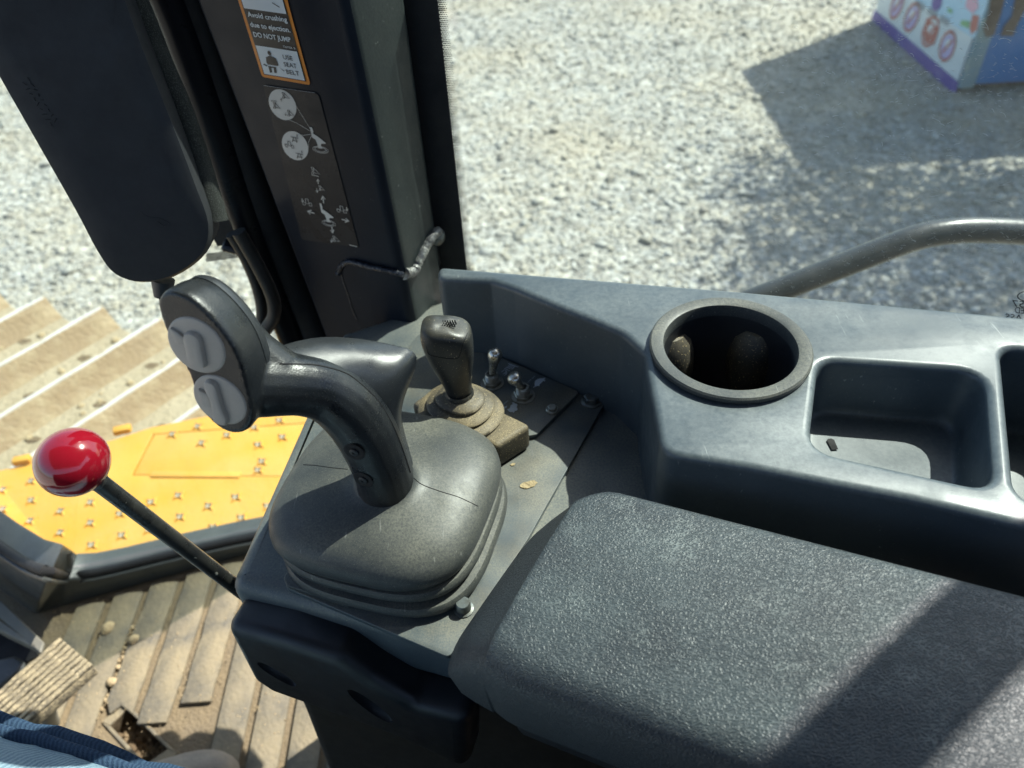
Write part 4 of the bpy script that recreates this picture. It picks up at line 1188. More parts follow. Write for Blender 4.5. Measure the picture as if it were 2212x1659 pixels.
# ------------------------------------------------------------------ right-hand console along the window
PANEL = .447
def console():
    d = lambda x, y: at(x, y, SILL)
    xy = lambda q: (q.x, q.y)
    back = [d(945, 573), d(1600, 626), d(2230, 684)]
    far_r = gl0 + gd * .80
    hb = [back[0], back[1], back[2], back[2] + gd * .25]
    front = [d(2212, 1135), d(1967, 1078), d(1799, 1046), d(1622, 1010), d(1428, 980)]
    fr_ext = front[0] + (front[0] - front[1]).normalized() * .22
    wall = [d(1418, 914), d(1397, 803), d(1392, 762), d(1345, 719), d(1277, 690), d(1200, 660), d(1110, 622), d(1060, 606), d(945, 600)]
    ol = hb + [fr_ext] + front + wall
    rr = [.008, 0, 0, .01, .01, 0, 0, 0, 0, .022, 0, .004, .004, .02, 0, 0, .01, .008, .008]
    ol2 = round_corners(ol, rr, 5)
    tray = [(1781, 781), (2083, 799), (2127, 820), (2141, 1018), (2110, 1050), (1781, 972), (1752, 940)]
    tr = [d(1770, 776), d(2128, 800), d(2148, 1056), d(1748, 968)]
    tr_r = round_corners(tr, [.016, .018, .016, .018], 6)
    tr2 = [d(2163, 748), d(2420, 772), d(2520, 1150), d(2196, 1076)]
    tr2_r = round_corners(tr2, [.014, .014, .016, .016], 6)
    cupc = d(1575, 757)
    cup = [Vector((cupc.x + .0495 * math.cos(a), cupc.y + .0495 * math.sin(a), 0)) for a in [6.283 * i / 48 for i in range(48)]]
    z = zz(SILL)
    t = thing('window_console', Vector((cupc.x, cupc.y, z - .2)), 'grey moulded side console with cup holder and trays, below the side window', 'console')
    me = plate_mesh('console_body', [[xy(p) for p in ol2], [xy(p) for p in tr_r], [xy(p) for p in tr2_r], [xy(p) for p in cup]], .24, .0055, Matrix.Translation((0, 0, z)), 4)
    mesh_obj('console_body', me, M['console'], t, True, 50)
    def bowl(name, rim, depth, taper, m):
        c = sum(rim, Vector()) / len(rim)
        def ring(s, dz): return [Vector((c.x + (p.x - c.x) * s, c.y + (p.y - c.y) * s, z - dz)) for p in rim]
        k = [ring(1.01, .006), ring(1.0, .012), ring(1 - taper * .5, depth * .6), ring(1 - taper, depth * .84), ring(1 - taper * 1.35, depth * .94), ring(1 - taper * 2.1, depth * .99), ring(1 - taper * 3.2, depth)]
        b = B(); b.loft(k, False, True); bmesh.ops.reverse_faces(b.bm, faces=b.bm.faces)
        return b.obj(name, m, t, True, 60, fix=False)
    bowl('storage_tray', tr_r, .048, .045, M['console'])
    bowl('storage_tray', tr2_r, .075, .045, M['console'])
    # drain slot in the tray
    p = at(1798, 961, SILL + .0475)
    b = B(); b.poly([p + Vector(q) for q in ((-.0022, -.005, .0006), (.0022, -.005, .0006), (.0026, .004, .0006), (.0012, .0055, .0006), (-.0012, .0055, .0006), (-.0026, .004, .0006))]); b.obj('drain_slot', M['deepblack'], t, smooth=False)
    # cup holder insert: flanged ring with a ribbed well
    R1, R0 = .0560, .0456
    b = B()
    prof = [(R1 - .002, .001), (R1, .0018), (R1, .0046), (R1 - .0012, .0058), (R0 + .0030, .0058), (R0 + .0008, .0050), (R0, .003), (R0 - .0004, -.004)]
    b.lathe(prof, Vector((cupc.x, cupc.y, z)), n=64, caps=False); b.obj('cup_ring', M['boot'], t, True, 35)
    b = B(); b.lathe([(R0 - .0002, -.003), (R0 - .002, -.04), (R0 - .005, -.085), (R0 - .008, -.088), (.001, -.0885)], Vector((cupc.x, cupc.y, z)), n=48, caps=False); b.obj('cup_well', M['black'], t)
    for a in (48, 128):                             # lobes that hold the cup
        c = Vector((cupc.x + (R0 + .0095) * math.cos(rad(a)), cupc.y + (R0 + .0095) * math.sin(rad(a)), z - .046))
        b = B()
        rings = []
        for i in range(9):
            th = math.pi * i / 8
            rings.append([c + Vector((math.cos(6.283 * k / 16) * .023 * math.sin(th) ** .6, math.sin(6.283 * k / 16) * .023 * math.sin(th) ** .6, math.cos(th) * .034)) for k in range(16)])
        b.loft(rings, False, False); b.obj('cup_lobe', M['bellows'], t)
console()

# ------------------------------------------------------------------ control pod: panel top, plates, bolts, pedestal, grab pad
def pod():
    d = lambda x, y: at(x, y, PANEL)
    z = zz(PANEL)
    xy = lambda q: (q.x, q.y)
    fl, fr_ = d(487, 1262), d(1010, 1402)
    ol = [d(735, 715), fl, fr_, d(1500, 1420), d(1560, 1120), d(1500, 820), d(1330, 740), d(960, 640)]
    t = thing('control_pod', (fl + fr_) / 2 - Vector((0, 0, .5)), 'dark moulded control pod carrying the joystick, lever and switches', 'console')
    me = plate_mesh('pod_top', [[xy(p) for p in round_corners(ol, [.004, .014, .004, 0, 0, 0, 0, 0], 6)]], .058, .013, Matrix.Translation((0, 0, z)), 5)
    mesh_obj('pod_top', me, M['panel'], t, True, 50)
    # pedestal under it
    a = Vector((-.196, .292, 0)); c = Vector((.35, .12, 0))
    ped = [Vector((-.192, .300, 0)), Vector((-.02, .262, 0)), Vector((.36, .10, 0)), Vector((.42, .42, 0)), Vector((-.13, .56, 0)), Vector((-.175, .50, 0))]
    b = B(); b.loft([[Vector((p.x, p.y, z - .055)) for p in ped], [Vector((p.x - .006, p.y, z - .2)) for p in ped], [Vector((p.x - .03, p.y + .0, zz(FLOOR) + .001)) for p in ped]]); b.bevel(.012, 3, 40); b.obj('pedestal', M['pedestal'], t)
    # mounting plate
    zp = z + .0045
    dp = lambda x, y: at(x, y, PANEL - .0045)
    pl = [dp(1318, 850), dp(1192, 1072), dp(1140, 1165), dp(970, 1420), dp(615, 1268), dp(640, 1190), dp(760, 900), dp(905, 720), dp(1046, 738)]
    flat_plate('mounting_plate', [[xy(p) for p in round_corners(pl, [.006, 0, 0, .004, .005, 0, 0, .004, .004], 5)]], zp, .0042, .0006, M['plate'], t, 2, 30)
    b = B(); po = [dp(1322, 852), dp(1196, 1074), dp(1144, 1167)]
    # switch plate
    zs = zp + .0045
    ds = lambda x, y: at(x, y, PANEL - .009)
    sp = [ds(1252, 846), ds(1160, 938), ds(1040, 960), ds(930, 860), ds(1030, 748)]
    flat_plate('switch_plate', [[xy(p) for p in round_corners(sp, [.004, .004, .002, .002, .003], 5)]], zs, .004, .0006, M['plate'], t, 2, 30)
    # bolts
    def hexbolt(x, y, zb, r, h, m, name='hex_bolt'):
        p = at(x, y, CAM_Z - zb - h * .5); p.z = zb
        b = B(); b.lathe([(r * 1.45, 0), (r * 1.45, .0012), (r * 1.2, .0022)], p, n=24)
        b.lathe([(r, .0015), (r * 1.03, h * .88), (r * .86, h), (r * .5, h * 1.0)], p, n=6)
        return b.obj(name, m, t, True, 25)
    hexbolt(1278, 861, zp, .0062, .0062, M['bolt'])
    hexbolt(1037, 748, zp, .0062, .0062, M['bolt'])
    hexbolt(1193, 882, zs, .0038, .0042, M['steel'])
    # tall bolt head by the armrest nose
    p = at(1002, 1316, PANEL - .0045)
    b = B(); p.z = zp; b.lathe([(.0066, 0), (.0066, .001), (.005, .0015), (.005, .007), (.0042, .0082)], p, n=16); b.obj('cap_screw', M['bolt'], t)
    # printed symbols
    off = PANEL - .00945
    c2 = lambda cx, cy: at((1320 + cx * .14467) / 1.2911, (1000 + cy * .14467) / 1.2911, off)
    b = B()
    b.poly([c2(*q) for q in ((1150, 555), (1185, 530), (1180, 470), (1195, 425), (1240, 395), (1300, 380), (1345, 380), (1375, 365), (1385, 385), (1365, 405), (1392, 418), (1385, 440), (1350, 430), (1320, 460), (1275, 498), (1282, 520), (1270, 537), (1245, 525), (1205, 535), (1160, 562))])
    b.poly([c2(*q) for q in ((735, 850), (780, 845), (805, 870), (840, 870), (850, 900), (835, 940), (855, 970), (845, 1000), (800, 1010), (780, 1045), (760, 1030), (700, 1030), (650, 980), (700, 960), (720, 900), (770, 870))])
    b.poly([c2(*q) for q in ((585, 940), (610, 925), (655, 905), (640, 950), (600, 960))])
    n = Vector((0, 0, 1))
    L = lambda pts, w=.0006: stroke(b, [c2(*q) for q in pts], w, n)
    for k in range(5): L([(655 + k * 24, 175 + k * 4 - 4), (708 + k * 24, 100 + k * 12)], .0005)
    L([(625, 170), (760, 205)]); L([(670, 88), (870, 165)]); L([(700, 118), (850, 160)]); L([(600, 185), (700, 240)]); L([(540, 260), (600, 215), (640, 235), (600, 290)]); L([(570, 300), (610, 280), (640, 300), (600, 325)]); L([(640, 235), (640, 300)]); L([(760, 205), (800, 150)])
    for k in range(4): L([(140 + k * 26, 560 + k * 14), (170 + k * 26, 520 + k * 16)], .0005)
    L([(145, 512), (320, 600)]); L([(200, 560), (325, 615)]); L([(120, 560), (230, 640)])
    map_text(b, 'LOW IDLE', lambda u, v: c2(1062 + 135 * u - 30 * v, 470 - 125 * u - 12 * v), 0, 1, 0, .9)
    map_text(b, 'SPEED', lambda u, v: c2(575 + 105 * u - 26 * v, 905 - 90 * u - 12 * v), 0, 1, 0, .9)
    b.obj('white_symbols', M['palegrey'], t, smooth=False)
    # dried mud spots and smears on the plate
    b = B()
    for (x, y, rx, ry_) in ((1143, 1046, 18, 8), (1108, 1003, 5, 3)):
        b.poly([at(x + math.cos(a) * rx * random.uniform(.8, 1.15), y + math.sin(a) * ry_ * random.uniform(.8, 1.15) - math.cos(a) * rx * .2, PANEL - .0052) for a in [6.283 * i / 14 for i in range(14)]])
    b.obj('mud_spot', M['clod'], t, smooth=False)
    # grab pad: soft black block with two finger hollows on the front of the pod
    t3 = thing('grab_pad', Vector((-.15, .25, zz(.54))), 'rounded black pad with two finger hollows on the front of the control pod', 'pad')
    y0 = .262
    ux = (fr_ - fl); ux.z = 0; ux.normalize(); un = Vector((ux.y, -ux.x, 0)).normalized()
    if un.y > 0: un = -un
    base = fl + un * .024
    q = lambda x, y, off=0: at_plane(x, y, base + un * off, un)
    T_ = -.022
    face = [q(518, 1296, T_), q(640, 1325, T_), q(762, 1364, T_), q(830, 1412, T_), q(905, 1500, -.01), q(1010, 1560), q(1010, 1670), q(862, 1600), q(585, 1500), q(540, 1470)]
    fo = frame_from(face[0] + un * .022, ux, Vector((0, 0, 1)))
    inv = fo.inverted()
    loc2 = [inv @ p for p in face]
    ol = round_corners(loc2, [.010, 0, .012, .012, .012, .01, .01, .004, .012, .012], 6)
    me = plate_mesh('pad_body', [[(p.x, p.y) for p in ol]], .034, .0105, fo, 6)
    ob = bpy.data.objects.new('work', me); COL.objects.link(ob)
    cutters = []
    for (cx, cy, dx, dy, w) in ((598, 1457, 42, 26, .0075), (800, 1526, 46, 36, .0085)):
        c = inv @ q(cx, cy); e = inv @ q(cx + dx, cy + dy)
        ax = Vector((e.x - c.x, e.y - c.y, 0)); Ln = ax.length; ax.normalize(); ay = Vector((-ax.y, ax.x, 0)); c.z = .001
        b = B(); rings = []
        for i in range(1, 12):
            th = math.pi * i / 12
            rings.append([fo @ (c + ax * Ln * math.cos(th) + (ay * math.cos(6.283 * k / 24) * w + Vector((0, 0, 1)) * math.sin(6.283 * k / 24) * .010) * math.sin(th)) for k in range(24)])
        b.loft(rings)
        co = bpy.data.objects.new('cut', b.me('cut')); COL.objects.link(co); cutters.append(co)
        bo = ob.modifiers.new('b', 'BOOLEAN'); bo.operation = 'DIFFERENCE'; bo.object = co; bo.solver = 'EXACT'
    out = bpy.data.meshes.new_from_object(ob.evaluated_get(bpy.context.evaluated_depsgraph_get()))
    for o in [ob] + cutters: bpy.data.objects.remove(o)
    mesh_obj('pad_body', out, M['grab'], t3, True, 40)
pod()

# ------------------------------------------------------------------ joystick with rubber boot
MROT = rad(-19)
def joystick():
    zb = zz(PANEL) + .0045
    rim = [at(582, 1130, .408), at(800, 1258, .408), at(1077, 1000, .408), at(870, 893, .408)]
    cx = (min(p.x for p in rim) + max(p.x for p in rim)) / 2; cy = (min(p.y for p in rim) + max(p.y for p in rim)) / 2
    t = thing('joystick', Vector((cx, cy, zb)), 'large black joystick with palm rest and grey thumb buttons on a domed rubber boot', 'joystick')
    gb = at(836, 1040, .385)
    # boot folds
    def tier(c, a, bb, z0, z1, n=3.2):
        h = z1 - z0
        pr = [(.90, 0), (.975, .10), (1.0, .38), (.998, .72), (.975, .92), (.90, 1.0)]
        return [sup((c[0], c[1], z0 + h * f), a * s, bb * s, MROT, n, 64) for s, f in pr]
    A, Bb = .0735, .0715
    rings = []
    # lower two folds, stepping outwards to the right/near side
    rings += tier((cx + .004, cy - .006), A * .985, Bb * .985, zb, zb + .0115)
    rings += tier((cx + .002, cy - .003), A * .975, Bb * .975, zb + .0125, zb + .023)
    b = B(); b.loft(rings, True, True); b.obj('boot_fold', M['boot'], t, True, 40)
    # dome
    zr = zz(.409)
    dome = [(.90, -.0115, 3.2, 0), (.975, -.0095, 3.2, 0), (1.0, -.004, 3.2, 0), (.995, .002, 3.1, 0), (.95, .0082, 2.9, .04), (.86, .0135, 2.7, .1), (.72, .0175, 2.5, .25), (.56, .0205, 2.3, .45), (.42, .0225, 2.1, .7), (.31, .0245, 2.0, .9), (.265, .0275, 2.0, 1), (.25, .033, 2, 1)]
    rr = []
    for s, dz, n, sh in dome:
        rr.append(sup((cx + (gb.x - cx) * sh, cy + (gb.y - cy) * sh, zr + dz), A * s, Bb * s, MROT, n, 64))
    b = B(); b.loft(rr, True, True); dome_o = b.obj('boot_dome', M['boot'], t, True, 60)
    # moulding line over the dome
    # small flange plate peeping out at the front left
    fl = [at(*c3(*p), PANEL - .009) for p in ((640, 1400), (615, 1445), (635, 1475), (900, 1560), (1000, 1400))]
    flat_plate('boot_flange', [[(p.x, p.y) for p in round_corners(fl, [.002, .006, .004, 0, 0], 4)]], zb + .0045, .004, .0008, M['boot'], t, 2)

    # ---- grip: arm and head grown together
    def sec(px, py, d, r, tdir, squash=1.0):
        return (at_r(*c3(px, py), d), r * squash)
    arm = [(1072, 1050, .517, .0190), (1058, 975, .506, .0188), (1020, 880, .493, .0188), (965, 770, .481, .0194), (885, 672, .472, .0195), (790, 612, .465, .0184), (690, 590, .459, .0180), (600, 584, .456, .0188), (520, 582, .453, .0195), (455, 575, .452, .0195)]
    b = B()
    pts = spline([at_r(*c3(x, y), d) for x, y, d, r in arm], 4)
    rs0 = [r for *_, r in arm]; rs = []
    for i in range(len(rs0) - 1):
        for j in range(4): rs.append(rs0[i] + (rs0[i + 1] - rs0[i]) * j / 4)
    rs.append(rs0[-1])
    b.tube(pts, rs, 20)
    # head slab
    hc = at_r(*c3(280, 510), .430)
    vr = (hc - EYE).normalized(); lat = right * -.76 + dwn * .65; lat = (lat - vr * lat.dot(vr)).normalized()
    nv = (vr * -.68 + lat * .73).normalized()     # out of the button face
    HP = lambda cx_, cy_, off=0.0: at_plane(*c3(cx_, cy_), hc + nv * off, nv)
    outl = [(84, 260), (100, 218), (140, 205), (200, 225), (260, 268), (330, 340), (390, 425), (430, 520), (452, 610), (464, 690), (448, 755), (405, 779), (345, 765), (285, 715), (240, 640), (215, 555), (185, 490), (140, 410), (105, 340)]
    ring0 = spline([HP(*p) for p in outl], 3, True)
    cen = sum(ring0, Vector()) / len(ring0)
    T = -nv * .034
    def rg(s, dz): return [cen + (p - cen) * s - nv * dz for p in ring0]
    b.loft([rg(1.07, -.0004), rg(1.095, .0010), rg(1.11, .0034), rg(1.09, .014), rg(1.05, .020), rg(.99, .0235), rg(.88, .025)])
    b.tube(spline([at_r(*c3(x, y), d) for x, y, d in ((330, 250, .447), (405, 350, .449), (470, 450, .452), (560, 540, .455))], 5), [.0105 + .0075 * i / 15 for i in range(16)], 16)
    me = remeshed(b.me('grip'), .0011, 5, .5)
    grip = mesh_obj('grip', me, M['grip'], t, True, 180)
    # parting line of the head shell
    # back shell: thin cap following the rear of the head and running into the palm cover
    b = B()
    ring = [rg(1.056, .0205), rg(1.056, .0235), rg(1.02, .0265), rg(.92, .0285), rg(.6, .0290)]
    b.loft(ring, True, True); me = b.me('head_cap'); mesh_obj('head_cap', me, M['palm'], t, True, 50)
    # buttons
    for cx_, cy_, rr_, lab in ((237, 414, .0160, 0), (340, 654, .0152, 1)):
        c = HP(cx_, cy_, .0); u = (HP(cx_ + 76, cy_ + 65) - HP(cx_, cy_)).normalized(); v = nv.cross(u).normalized()
        b = B(); rings = []
        for s, h in ((1.05, -.002), (1.03, .0003), (1.0, .0009), (.94, .0012), (.5, .0012)):
            rings.append([c + (u * math.cos(6.283 * k / 40) + v * math.sin(6.283 * k / 40)) * rr_ * s + nv * h for k in range(40)])
        b.loft(rings, False, True); btn = b.obj('thumb_button', M['button'], t, True, 35)
        if lab == 0:
            sh = [(193, 355), (218, 347), (245, 358), (266, 385), (272, 420), (282, 465), (286, 500), (262, 504), (232, 495), (212, 470), (205, 430), (196, 395)]
            tb = [(128, 334), (150, 340), (192, 372), (206, 384), (204, 402), (170, 402), (150, 388)]
        else:
            sh = [(282, 566), (305, 560), (330, 578), (345, 620), (362, 680), (382, 730), (374, 756), (345, 752), (325, 735), (318, 680), (305, 625), (286, 592)]
            tb = [(250, 602), (268, 606), (300, 625), (310, 640), (316, 676), (280, 676), (262, 660)]
        def raised(poly, h, par):
            ps = spline([HP(*p, .0) for p in poly], 3, True); cc_ = sum(ps, Vector()) / len(ps)
            b = B(); b.loft([[cc_ + (p - cc_) * s + nv * (.0006 + hh) for p in ps] for s, hh in ((1.03, 0), (1.0, h * .6), (.93, h * .95), (.75, h * 1.08), (.3, h * 1.12))], False, True)
            return b
        raised(sh, .0034, btn).obj('rocker', M['button'], btn, True, 40)
        raised(tb, .0022, btn).obj('marker_tab', M['button'], btn, True, 40)
    # palm rest
    pr = [((566, 452, .449), (560, 438, .460)), ((640, 497, .448), (650, 402, .470)), ((760, 503, .452), (780, 378, .480)), ((880, 533, .458), (930, 381, .484)), ((960, 585, .464), (1075, 404, .486)), ((1032, 655, .471), (1188, 436, .486)), ((1075, 735, .480), (1205, 500, .491)), ((1110, 815, .489), (1150, 645, .497)), ((1145, 895, .498), (1140, 745, .504)), ((1180, 985, .508), (1190, 930, .514))]
    rings = []
    for (sx, sy, sd_), (tx, ty, td) in pr:
        S, E_ = at_r(*c3(sx, sy), sd_), at_r(*c3(tx, ty), td)
        v = E_ - S; L = v.length
        view = ((S + E_) / 2 - EYE).normalized()
        out = v.cross(view).cross(v)
        nrm = (-view - v.normalized() * (-view).dot(v.normalized())).normalized()
        k = 9
        ft = [S + v * (i / k) + nrm * L * .12 * math.sin(math.pi * i / k) for i in range(k + 1)]
        bk = [E_ - v * (i / k) - nrm * (.010 + L * .16) * math.sin(math.pi * i / k) for i in range(1, k)]
        rings.append(ft + bk)
    b = B()
    # denser sections
    n = len(rings[0]); dense = []
    cols = [spline([r[i] for r in rings], 5) for i in range(n)]
    for j in range(len(cols[0])): dense.append([c[j] for c in cols])
    b.loft(dense); me = remeshed(b.me('palm_rest'), .0011, 4, .5)
    palm = mesh_obj('palm_rest', me, M['palm'], t, True, 180)
    seam('grip_seam', [grip, palm], [c3(*p) for p in ((600, 497), (690, 499), (770, 504), (885, 535), (962, 588), (1035, 660), (1085, 740), (1122, 820), (1150, 895), (1176, 975))], .00045, M['deepblack'], t)
    seam('boot_seam', [dome_o], [c3(*p) for p in ((1190, 1000), (1230, 1030), (1310, 1060), (1390, 1085), (1475, 1125))], .0003, M['deepblack'], t)
    seam('boot_seam', [dome_o], [c3(*p) for p in ((705, 942), (760, 945), (830, 955), (900, 962))], .0003, M['deepblack'], t)
    # parting line between grip and palm rest
    # screws in the neck
    from mathutils.bvhtree import BVHTree
    gw = WL[grip.name]
    bv = BVHTree.FromPolygons([v.co + gw for v in grip.data.vertices], [tuple(p.vertices) for p in grip.data.polygons])
    for cx_, cy_ in ((930, 885), (970, 1008)):
        hit, nr, _, _ = bv.ray_cast(EYE, ray(*c3(cx_, cy_)))
        if hit is None: continue
        u = nr.orthogonal().normalized(); v = nr.cross(u)
        b = B(); ro = [[hit + (u * math.cos(6.283 * k / 20) + v * math.sin(6.283 * k / 20)) * r + nr * h for k in range(20)] for r, h in ((.0068, .0002), (.0058, .0005), (.0050, .0003))]
        b.loft(ro, False, True); b.obj('dark_screw_disc', M['deepblack'], t, True, 60)  # flush black disc paints the dark of the screw hole
        b = B(); b.lathe([(.0030, .0002), (.0030, .0010), (.0024, .0014), (.0009, .0014), (.0008, .0009)], hit, nr, 12); b.obj('screw', M['black'], t)
joystick()

# ------------------------------------------------------------------ small lever with bellows
def lever():
    zt = zz(PANEL) + .009
    DB = PANEL - .009
    b4 = [at(*p, DB - .020) for p in ((886, 872), (1073, 966), (1149, 918), (954, 824))]
    ce = sum(b4, Vector()) / 4
    t = thing('control_lever', Vector((ce.x, ce.y, zt)), 'short dusty black lever on a folded rubber bellows, behind the joystick', 'lever')
    me = plate_mesh('bellows_base', [[(p.x, p.y) for p in round_corners(b4, .005, 5)]], .024, .004, Matrix.Translation((0, 0, zt + .0202)), 4)
    mesh_obj('bellows_base', me, M['bellows'], t, True, 50)
    ax = (b4[1] - b4[0]).normalized(); rot = math.atan2(ax.y, ax.x)
    neck = at(993, 850, .402)
    zs0 = zt + .0202
    c0 = Vector((ce.x - .006, ce.y + .001, 0))
    hh = neck.z - zs0
    prof = [(.030, 0), (.0315, .05), (.0322, .14), (.0312, .23), (.0250, .29), (.0225, .32), (.0245, .36), (.0255, .44), (.0245, .54), (.0180, .61), (.0160, .635), (.0178, .68), (.0184, .76), (.0172, .86), (.0130, .93), (.0105, .96), (.0100, 1.0)]
    rings = []
    for r, f in prof:
        cx, cy = c0.x + (neck.x - c0.x) * f, c0.y + (neck.y - c0.y) * f
        rings.append(sup((cx, cy, zs0 + hh * f), r * 1.06, r * .9, rot, 2.3, 40))
    b = B(); b.loft(rings, False, True); b.obj('bellows', M['bellows'], t, True, 60)
    # handle
    top = at_y(970, 697, neck.y)
    axis = (top - neck).normalized(); Ln = (top - neck).length
    u = right - axis * right.dot(axis); u.normalize(); v = axis.cross(u)
    sh = lambda f: .0016 * math.sin(f * 3.0)
    pr = [(.0098, -.06), (.0096, .0), (.0104, .12), (.0125, .28), (.0155, .46), (.0176, .62), (.0184, .78), (.0181, .88), (.0165, .95), (.0125, .985), (.0062, 1.0)]
    rings = []
    for r, f in pr:
        c = neck + axis * Ln * f - u * .004 * f
        ring = []
        for k in range(40):
            a = 6.283 * k / 40; ca, sa = math.cos(a), math.sin(a)
            n = 2.0 + 1.3 * min(max(f, 0), 1)
            ring.append(c + u * r * math.copysign(abs(ca) ** (2 / n), ca) + v * r * .82 * math.copysign(abs(sa) ** (2 / n), sa) + axis * (.003 * ca * (f > .9) * -1))
        rings.append(ring)
    b = B(); b.loft(rings); me = subdivided(b.me('handle'), 1); hnd = mesh_obj('handle', me, M['lever'], t, True, 60)
    seam('cover_seam', [hnd], [c6(*p) for p in ((228, 420), (238, 468), (262, 488), (330, 503), (400, 512), (450, 508), (470, 470), (490, 400), (520, 330))], .00028, M['deepblack'], t)
    b = B(); b.lathe([(.0100, -.004), (.0110, -.002), (.0110, .001), (.0100, .003)], neck, axis, 28, False); b.obj('collar_ring', M['lever'], t)
    # knurl dots on the crown
    b = B(); cr = neck + axis * Ln * .992 - u * .004
    for i in range(11):
        for j in range(3):
            p = cr + u * (-.0090 + i * .0017 + (j % 2) * .0008) + v * (-.0025 + j * .0023)
            sgn = p - (neck - u * .004 + axis * Ln * .6)
            b.lathe([(.0006, -.001), (.0005, .0008), (.0002, .0011)], p, axis, 6)
    o = b.obj('knurl_dots', M['deepblack'], t); o['kind'] = 'stuff'
lever()

# ------------------------------------------------------------------ toggle switches
def toggles():
    z = zz(PANEL) + .009
    specs = (((1063, 822), (1070, 762), 'upright chrome toggle switch nearest the window, next to the bar symbol'), ((1130, 850), (1109, 814), 'chrome toggle switch tilted to the left, between the hare and turtle symbols'))
    for (bx, by), (tx, ty), lab in specs:
        p = at(bx, by, PANEL - .009 - .003); p.z = z
        t = thing('toggle_switch', p, lab, 'switch', 'chrome toggle switches on the switch plate')
        b = B(); b.lathe([(.0098, 0), (.0098, .0009), (.006, .0012)], p, n=28); b.obj('washer', M['steel'], t, True, 30)
        b = B(); b.lathe([(.0079, .001), (.0081, .0018), (.0081, .0034), (.0072, .0042), (.004, .0042)], p, n=6); b.obj('hex_nut', M['steel'], t, True, 25)
        b = B()
        prof = []
        for k in range(5): prof += [(.0058, .0042 + k * .0011), (.0052, .0042 + k * .0011 + .00055)]
        prof += [(.0056, .0098), (.0050, .0108), (.0036, .0108), (.0034, .0085), (.001, .0082)]
        b.lathe(prof, p, n=24, caps=False); b.obj('threaded_collar', M['steel'], t, True, 30)
        st = p + Vector((0, 0, .0085))
        tip = at_y(tx, ty, p.y + .002 if tx > bx else p.y - .001)
        if (tip - st).length > .03: tip = st + (tip - st).normalized() * .027
        ax = (tip - st); L = ax.length; ax.normalize()
        b = B(); b.lathe([(.0024, -.002), (.0026, 0), (.0033, L * .4), (.0045, L * .64), (.0057, L * .78), (.0061, L * .90), (.0056, L * 1.01), (.0042, L * 1.10), (.0022, L * 1.15), (.0004, L * 1.17)], st, ax, 24); b.obj('bat_lever', M['chrome'], t, True, 60)
toggles()

# ------------------------------------------------------------------ armrest
def armrest():
    A = at(1272, 1030, .366); Bp = at(1030, 1436, .372)
    A2 = A + (at(2212, 1268, .352) - A) * 1.45
    B2 = Bp + (at(1600, 1648, .360) - Bp) * 2.6
    t = thing('armrest', (A + B2) / 2 - Vector((0, 0, .09)), 'wide black armrest in grained vinyl, right of the joystick', 'armrest')
    def section(a, c, drop=0.0, h=.068, ins=0.0, crown=.003, rad_=.013):
        """a = right edge top, c = left edge top; closed loop"""
        ww = (a - c); Wn = ww.length; ww.normalize()
        a = a - ww * ins; c = c + ww * ins
        up = Vector((0, 0, 1))
        pts = []
        n = 6
        # right side: bottom -> up -> round
        rb = a - up * (h) - ww * .004
        pts.append(rb); pts.append(a - up * (h * .5))
        for k in range(n + 1):
            th = math.pi / 2 * k / n
            pts.append(a - ww * rad_ * (1 - math.cos(th)) - up * (rad_ - rad_ * math.sin(th)) - up * drop)
        m = 10
        s, e = a - ww * rad_, c + ww * rad_ * 1.5
        for k in range(1, m):
            f = k / m
            pts.append(s.lerp(e, f) + up * (crown * math.sin(math.pi * f) - drop))
        r2 = rad_ * 1.5
        for k in range(n + 1):
            th = math.pi / 2 * k / n
            pts.append(c + ww * r2 * (1 - math.sin(th)) - up * (r2 - r2 * math.cos(th)) - up * drop)
        pts.append(c - up * (h * .5)); pts.append(c - up * h + ww * .004)
        return pts
    d = (A2 - A).normalized(); d2 = (B2 - Bp).normalized()
    rings = []
    N_ = 16
    # nose: sloping lip in front of the crease
    for fwd_, dr, ins in ((.0330, .058, .020), (.0350, .047, .014), (.0325, .037, .009), (.0255, .0265, .005), (.0150, .0150, .0025), (.0045, .0050, .0008), (.0018, .0020, .0003), (.0006, .0004, 0)):
        wd = (A - Bp).normalized()
        a, c = A - d * fwd_ * .8 - Vector((0, 0, dr)) - wd * (.013 + fwd_ * .25), Bp - d2 * fwd_ - Vector((0, 0, dr)) + wd * .004
        rings.append(section(a, c, 0, .072 - dr * .9, ins, .003 * (1 - fwd_ / .036), .013))
    for f in [0, .008, .018, .03, .045, .062] + [.08 + .92 * i / N_ for i in range(N_ + 1)]:
        rin = (1 - min(f / .062, 1)) ** 2
        wd = (A.lerp(A2, f) - Bp.lerp(B2, f)).normalized()
        rings.append(section(A.lerp(A2, f) - wd * .013 * rin, Bp.lerp(B2, f) + wd * .004 * rin, 0, .068 + .0 * f, 0, .003 + .002 * f, .012))
    b = B(); b.loft(rings); b.obj('armrest_pad', M['vinyl'], t, True, 60)
    # hard shell under it
    lo = []
    for a, c in ((A, Bp), (A2, B2)):
        lo.append((a, c))
    b = B()
    r = []
    for f in (0.03, 1):
        a, c = A.lerp(A2, f), Bp.lerp(B2, f)
        ww = (a - c).normalized()
        r.append([a - ww * .006 - Vector((0, 0, .066)), a - ww * .012 - Vector((0, 0, .10)), c + ww * .012 - Vector((0, 0, .10)), c + ww * .006 - Vector((0, 0, .066))])
    b.loft(r); b.bevel(.006, 2); b.obj('armrest_shell', M['black'], t)
    b = B(); p = A.lerp(B2, .75); b.tube([Vector((.30, .16, zz(.44))), Vector((.30, .16, zz(FLOOR) + .02))], .03, 16); b.obj('armrest_post', M['black'], t)
armrest()

